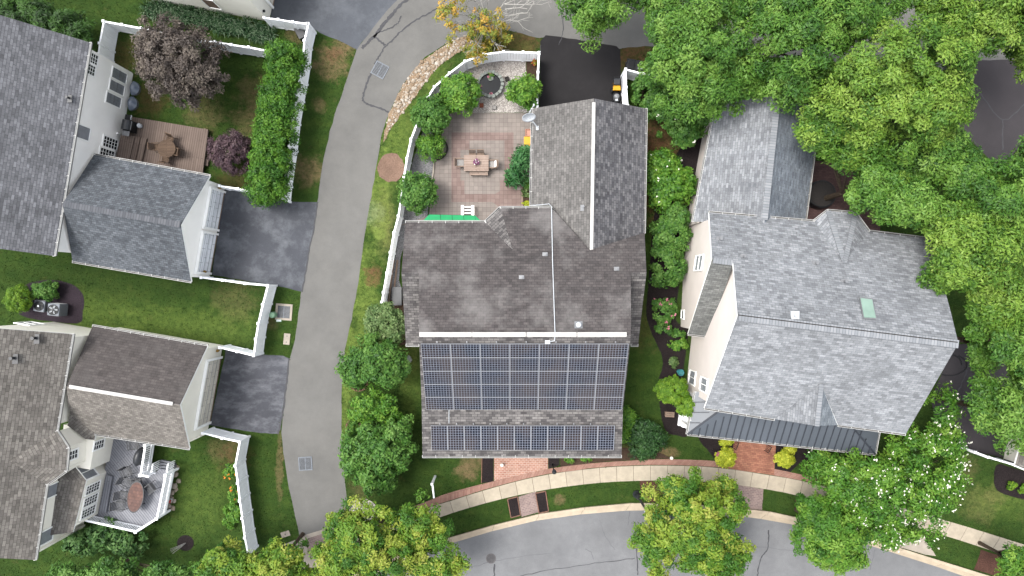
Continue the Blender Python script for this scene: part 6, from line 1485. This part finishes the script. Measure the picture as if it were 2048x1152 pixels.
for k in range(5): a = 3.6+rr.uniform(-.5, .6); m.path([(0, 0, 0), (math.cos(a)*.15, math.sin(a)*.15, .4), (math.cos(a)*.45, math.sin(a)*.35, 1.1)], .03, .012)
m.build('stem', M['bark_pale'], t)
# right side beds
sm('big hydrangea shrub with white flowers between the two right-hand houses', [(1340, 370, 1.2, 46, 48, 1.0), (1325, 330, 1.1, 30, 30, .8)], 'lush', 91, 130, name='shrub', cat='shrub', ll=.2, lw=.11, trunk=.05, flowers=(M['white_f'], 12, .07, None))
sm('long dense shrub against the pinkish wall, above the pink peony', [(1340, 470, 1.2, 36, 46, 1.0), (1332, 530, 1.2, 36, 46, 1.0), (1350, 440, 1.4, 26, 30, .9)], 'green', 92, 180, name='shrub', cat='shrub', ll=.17, lw=.09, trunk=.05)
sm('peony bush with pink flowers in the black bed', [(1326, 620, .6, 26, 26, .6), (1328, 660, .4, 14, 12, .4)], 'green', 93, 55, name='peony_bush', cat='shrub', cr=.22, ll=.15, lw=.08, trunk=0, flowers=(M['pink_f'], 9, .12, None))
sm('tall shrub with white flowers beside the garage of the silver-roofed house', [(1400, 225, 2.2, 32, 34, 1.4), (1370, 260, 1.8, 34, 34, 1.2), (1340, 240, 1.6, 40, 34, 1.0)], 'green', 94, 140, name='shrub', cat='shrub', ll=.2, lw=.1, flowers=(M['white_f'], 10, .12, None))
sm('leafy green shrub behind the fence of the lawn mower', [(1290, 185, 1.4, 26, 34, 1.0), (1310, 210, 1.4, 26, 26, 1.0)], 'green', 95, 70, name='shrub', cat='shrub', ll=.19, lw=.1)
sm('green shrub between the garage roof and the bare soil', [(1307, 350, .9, 16, 20, .7), (1300, 318, .7, 8, 12, .5)], 'lush', 96, 40, name='shrub', cat='shrub', ll=.16, trunk=.04)
kw = dict(name='golden_evergreen', cr=.17, per=90, ll=.1, lw=.04, lump=.04, shell=.4, trunk=.05, limbs=False, up=1.0)
sm('taller golden-green evergreen mound in the bed at the porch', [(1343, 780, 1.7, 31, 28, 1.5)], 'arb', 97, 170, group='golden evergreens', cat='shrub', **kw)
sm('smaller golden-green evergreen mound squeezed against the porch roof', [(1370, 812, 2.0, 17, 21, 1.3)], 'arb', 98, 90, group='golden evergreens', cat='shrub', **kw)
kw = dict(name='clipped_shrub', cr=.16, per=80, ll=.1, lw=.05, lump=.04, shell=.5, trunk=.04, limbs=False, up=.8)
sm('round golden yellow shrub left of the red brick porch walk', [(1450, 915, .55, 19, 19, .5)], 'gold', 99, 90, group='golden yellow shrubs', cat='shrub', **kw)
sm('round golden yellow shrub right of the red brick porch walk', [(1569, 917, .55, 18, 16, .5)], 'gold', 100, 80, group='golden yellow shrubs', cat='shrub', **kw)
sm('small golden plant under the porch eave left of the red brick walk', [(1452, 884, .35, 12, 6, .3)], 'gold', 101, 22, group='golden plants under the eave', cat='shrub', **kw)
sm('small golden plant under the porch eave right of the red brick walk', [(1580, 899, .35, 12, 5, .3)], 'gold', 102, 20, group='golden plants under the eave', cat='shrub', **kw)
sm('dark rounded bush with pale new leaves between the two front lawns', [(1291, 880, .9, 38, 40, .9)], 'deep', 103, 120, name='bush', cat='bush', ll=.16, lw=.07, shell=.5, trunk=.04)
sm('upright bright green plant at the right corner of the solar panel house', [(1255, 838, .8, 13, 22, .7), (1252, 868, .6, 9, 16, .5)], 'lush', 104, 45, name='shrub', cat='shrub', ll=.2, lw=.07, trunk=.03)
sm('low leafy perennial under the peony bush', [(1358, 690, .35, 17, 12, .3)], 'lush', 105, 20, name='plant', cat='plant', cr=.2, per=34, ll=.17, trunk=0)
sm('small dark perennial by the wing of the silver-roofed house', [(1357, 668, .3, 12, 9, .3)], 'green', 106, 14, name='plant', cat='plant', cr=.18, per=34, ll=.14, trunk=0)
sm('pale silvery hosta near the teal birdbath', [(1347, 725, .2, 7, 10, .2)], 'olive', 107, 10, name='hosta', cat='plant', cr=.16, per=20, ll=.22, lw=.13, trunk=0)
sm('left of two small light plants in the black bed at the right edge', [(2022, 971, .25, 9, 7, .25)], 'arb', 108, 12, name='plant', cat='plant', cr=.16, per=36, ll=.12, trunk=0, group='plants in the corner bed')
sm('right of two small light plants in the black bed at the right edge', [(2044, 977, .25, 10, 8, .25)], 'arb', 109, 12, name='plant', cat='plant', cr=.16, per=36, ll=.12, trunk=0, group='plants in the corner bed')
for (x, y), lb in (((1140, 917), 'left of the small front plants beside the black lamp post'), ((1172, 915), 'right of the small front plants below the lower solar panels')):
    sm(lb, [(x, y, .2, 9, 7, .2)], 'lush', 110+x, 10, name='plant', cat='plant', cr=.16, per=30, ll=.13, trunk=0, group='small front plants')
sm('red-leaved plant in the soil bed at the upper fence corner', [(1070, 123, .2, 6, 6, .2)], 'autumn', 115, 7, name='plant', cat='plant', cr=.13, per=16, ll=.16, trunk=0, flowers=(M['red_f'], 4, .08, None))

# ================================================================ GRASS BLADES
rng = np.random.default_rng(9); N = 260000
X = rng.uniform(-36, 36, N); Y = rng.uniform(-21, 21, N); keep = np.ones(N, bool)
for P in COVER:
    x0, y0, x1, y1 = P[:, 0].min(), P[:, 1].min(), P[:, 0].max(), P[:, 1].max()
    idx = np.where(keep & (X > x0) & (X < x1) & (Y > y0) & (Y < y1))[0]
    if not len(idx): continue
    x, y = X[idx], Y[idx]; c = np.zeros(len(idx), bool); n = len(P); j = n-1
    for i in range(n):
        if P[i, 1] != P[j, 1]:
            t_ = ((P[i, 1] > y) != (P[j, 1] > y)) & (x < (P[j, 0]-P[i, 0])*(y-P[i, 1])/(P[j, 1]-P[i, 1])+P[i, 0]); c ^= t_
        j = i
    keep[idx[c]] = False
X, Y = X[keep], Y[keep]; n = len(X); a = rng.uniform(0, 6.28, n); hgt = rng.uniform(.03, .075, n); w_ = rng.uniform(.012, .03, n)
lx, ly = rng.normal(0, .04, n), rng.normal(0, .04, n); cx, cy = np.cos(a)*w_, np.sin(a)*w_
V = np.stack([np.stack([X-cx, Y-cy, np.zeros(n)], 1), np.stack([X+cx, Y+cy, np.zeros(n)], 1), np.stack([X+lx+cx*.3, Y+ly+cy*.3, hgt], 1), np.stack([X+lx-cx*.3, Y+ly-cy*.3, hgt], 1)], 1).reshape(-1, 3)
tag(leaf_mesh('grass_blades', V, rng.random(n), M['grass']), 'short mown grass on the lawns between the houses', 'grass', kind='stuff')

# ================================================================ CAMERA AND LIGHT
cam = bpy.data.cameras.new('camera'); co = bpy.data.objects.new('camera', cam); COL.objects.link(co)
co.location = (0, 0, H); co.rotation_euler = (0, 0, 0); cam.sensor_width = 36; cam.lens = 36*H/(2048*S); cam.clip_end = 2000; cam.clip_start = .5
sc.camera = co
w = bpy.data.worlds.new('World'); sc.world = w; w.use_nodes = True; nt = w.node_tree
sv = Vector((-.42, .1, 1.0)).normalized()
el, az = math.asin(sv.z), math.atan2(sv.x, sv.y)
sky = nt.nodes.new('ShaderNodeTexSky'); sky.sky_type = 'NISHITA'; sky.sun_disc = False; sky.sun_elevation = el; sky.sun_rotation = az; sky.air_density = 1.0; sky.dust_density = 4.0; sky.ozone_density = 1.0
hs = nt.nodes.new('ShaderNodeHueSaturation'); hs.inputs['Saturation'].default_value = .28
bg = nt.nodes['Background']; bg.inputs['Strength'].default_value = .15
nt.links.new(sky.outputs[0], hs.inputs['Color']); nt.links.new(hs.outputs[0], bg.inputs['Color'])
sl = bpy.data.lights.new('sun', 'SUN'); sl.energy = 1.25; sl.angle = math.radians(20); sl.color = (1, .97, .92); so_ = bpy.data.objects.new('sun', sl); COL.objects.link(so_)
so_.rotation_euler = (-sv).to_track_quat('-Z', 'Y').to_euler()
sc.view_settings.view_transform = 'Standard'; sc.view_settings.look = 'None'; sc.view_settings.gamma = 1; sc.view_settings.exposure = 1.64
sc.cycles.use_denoising = True
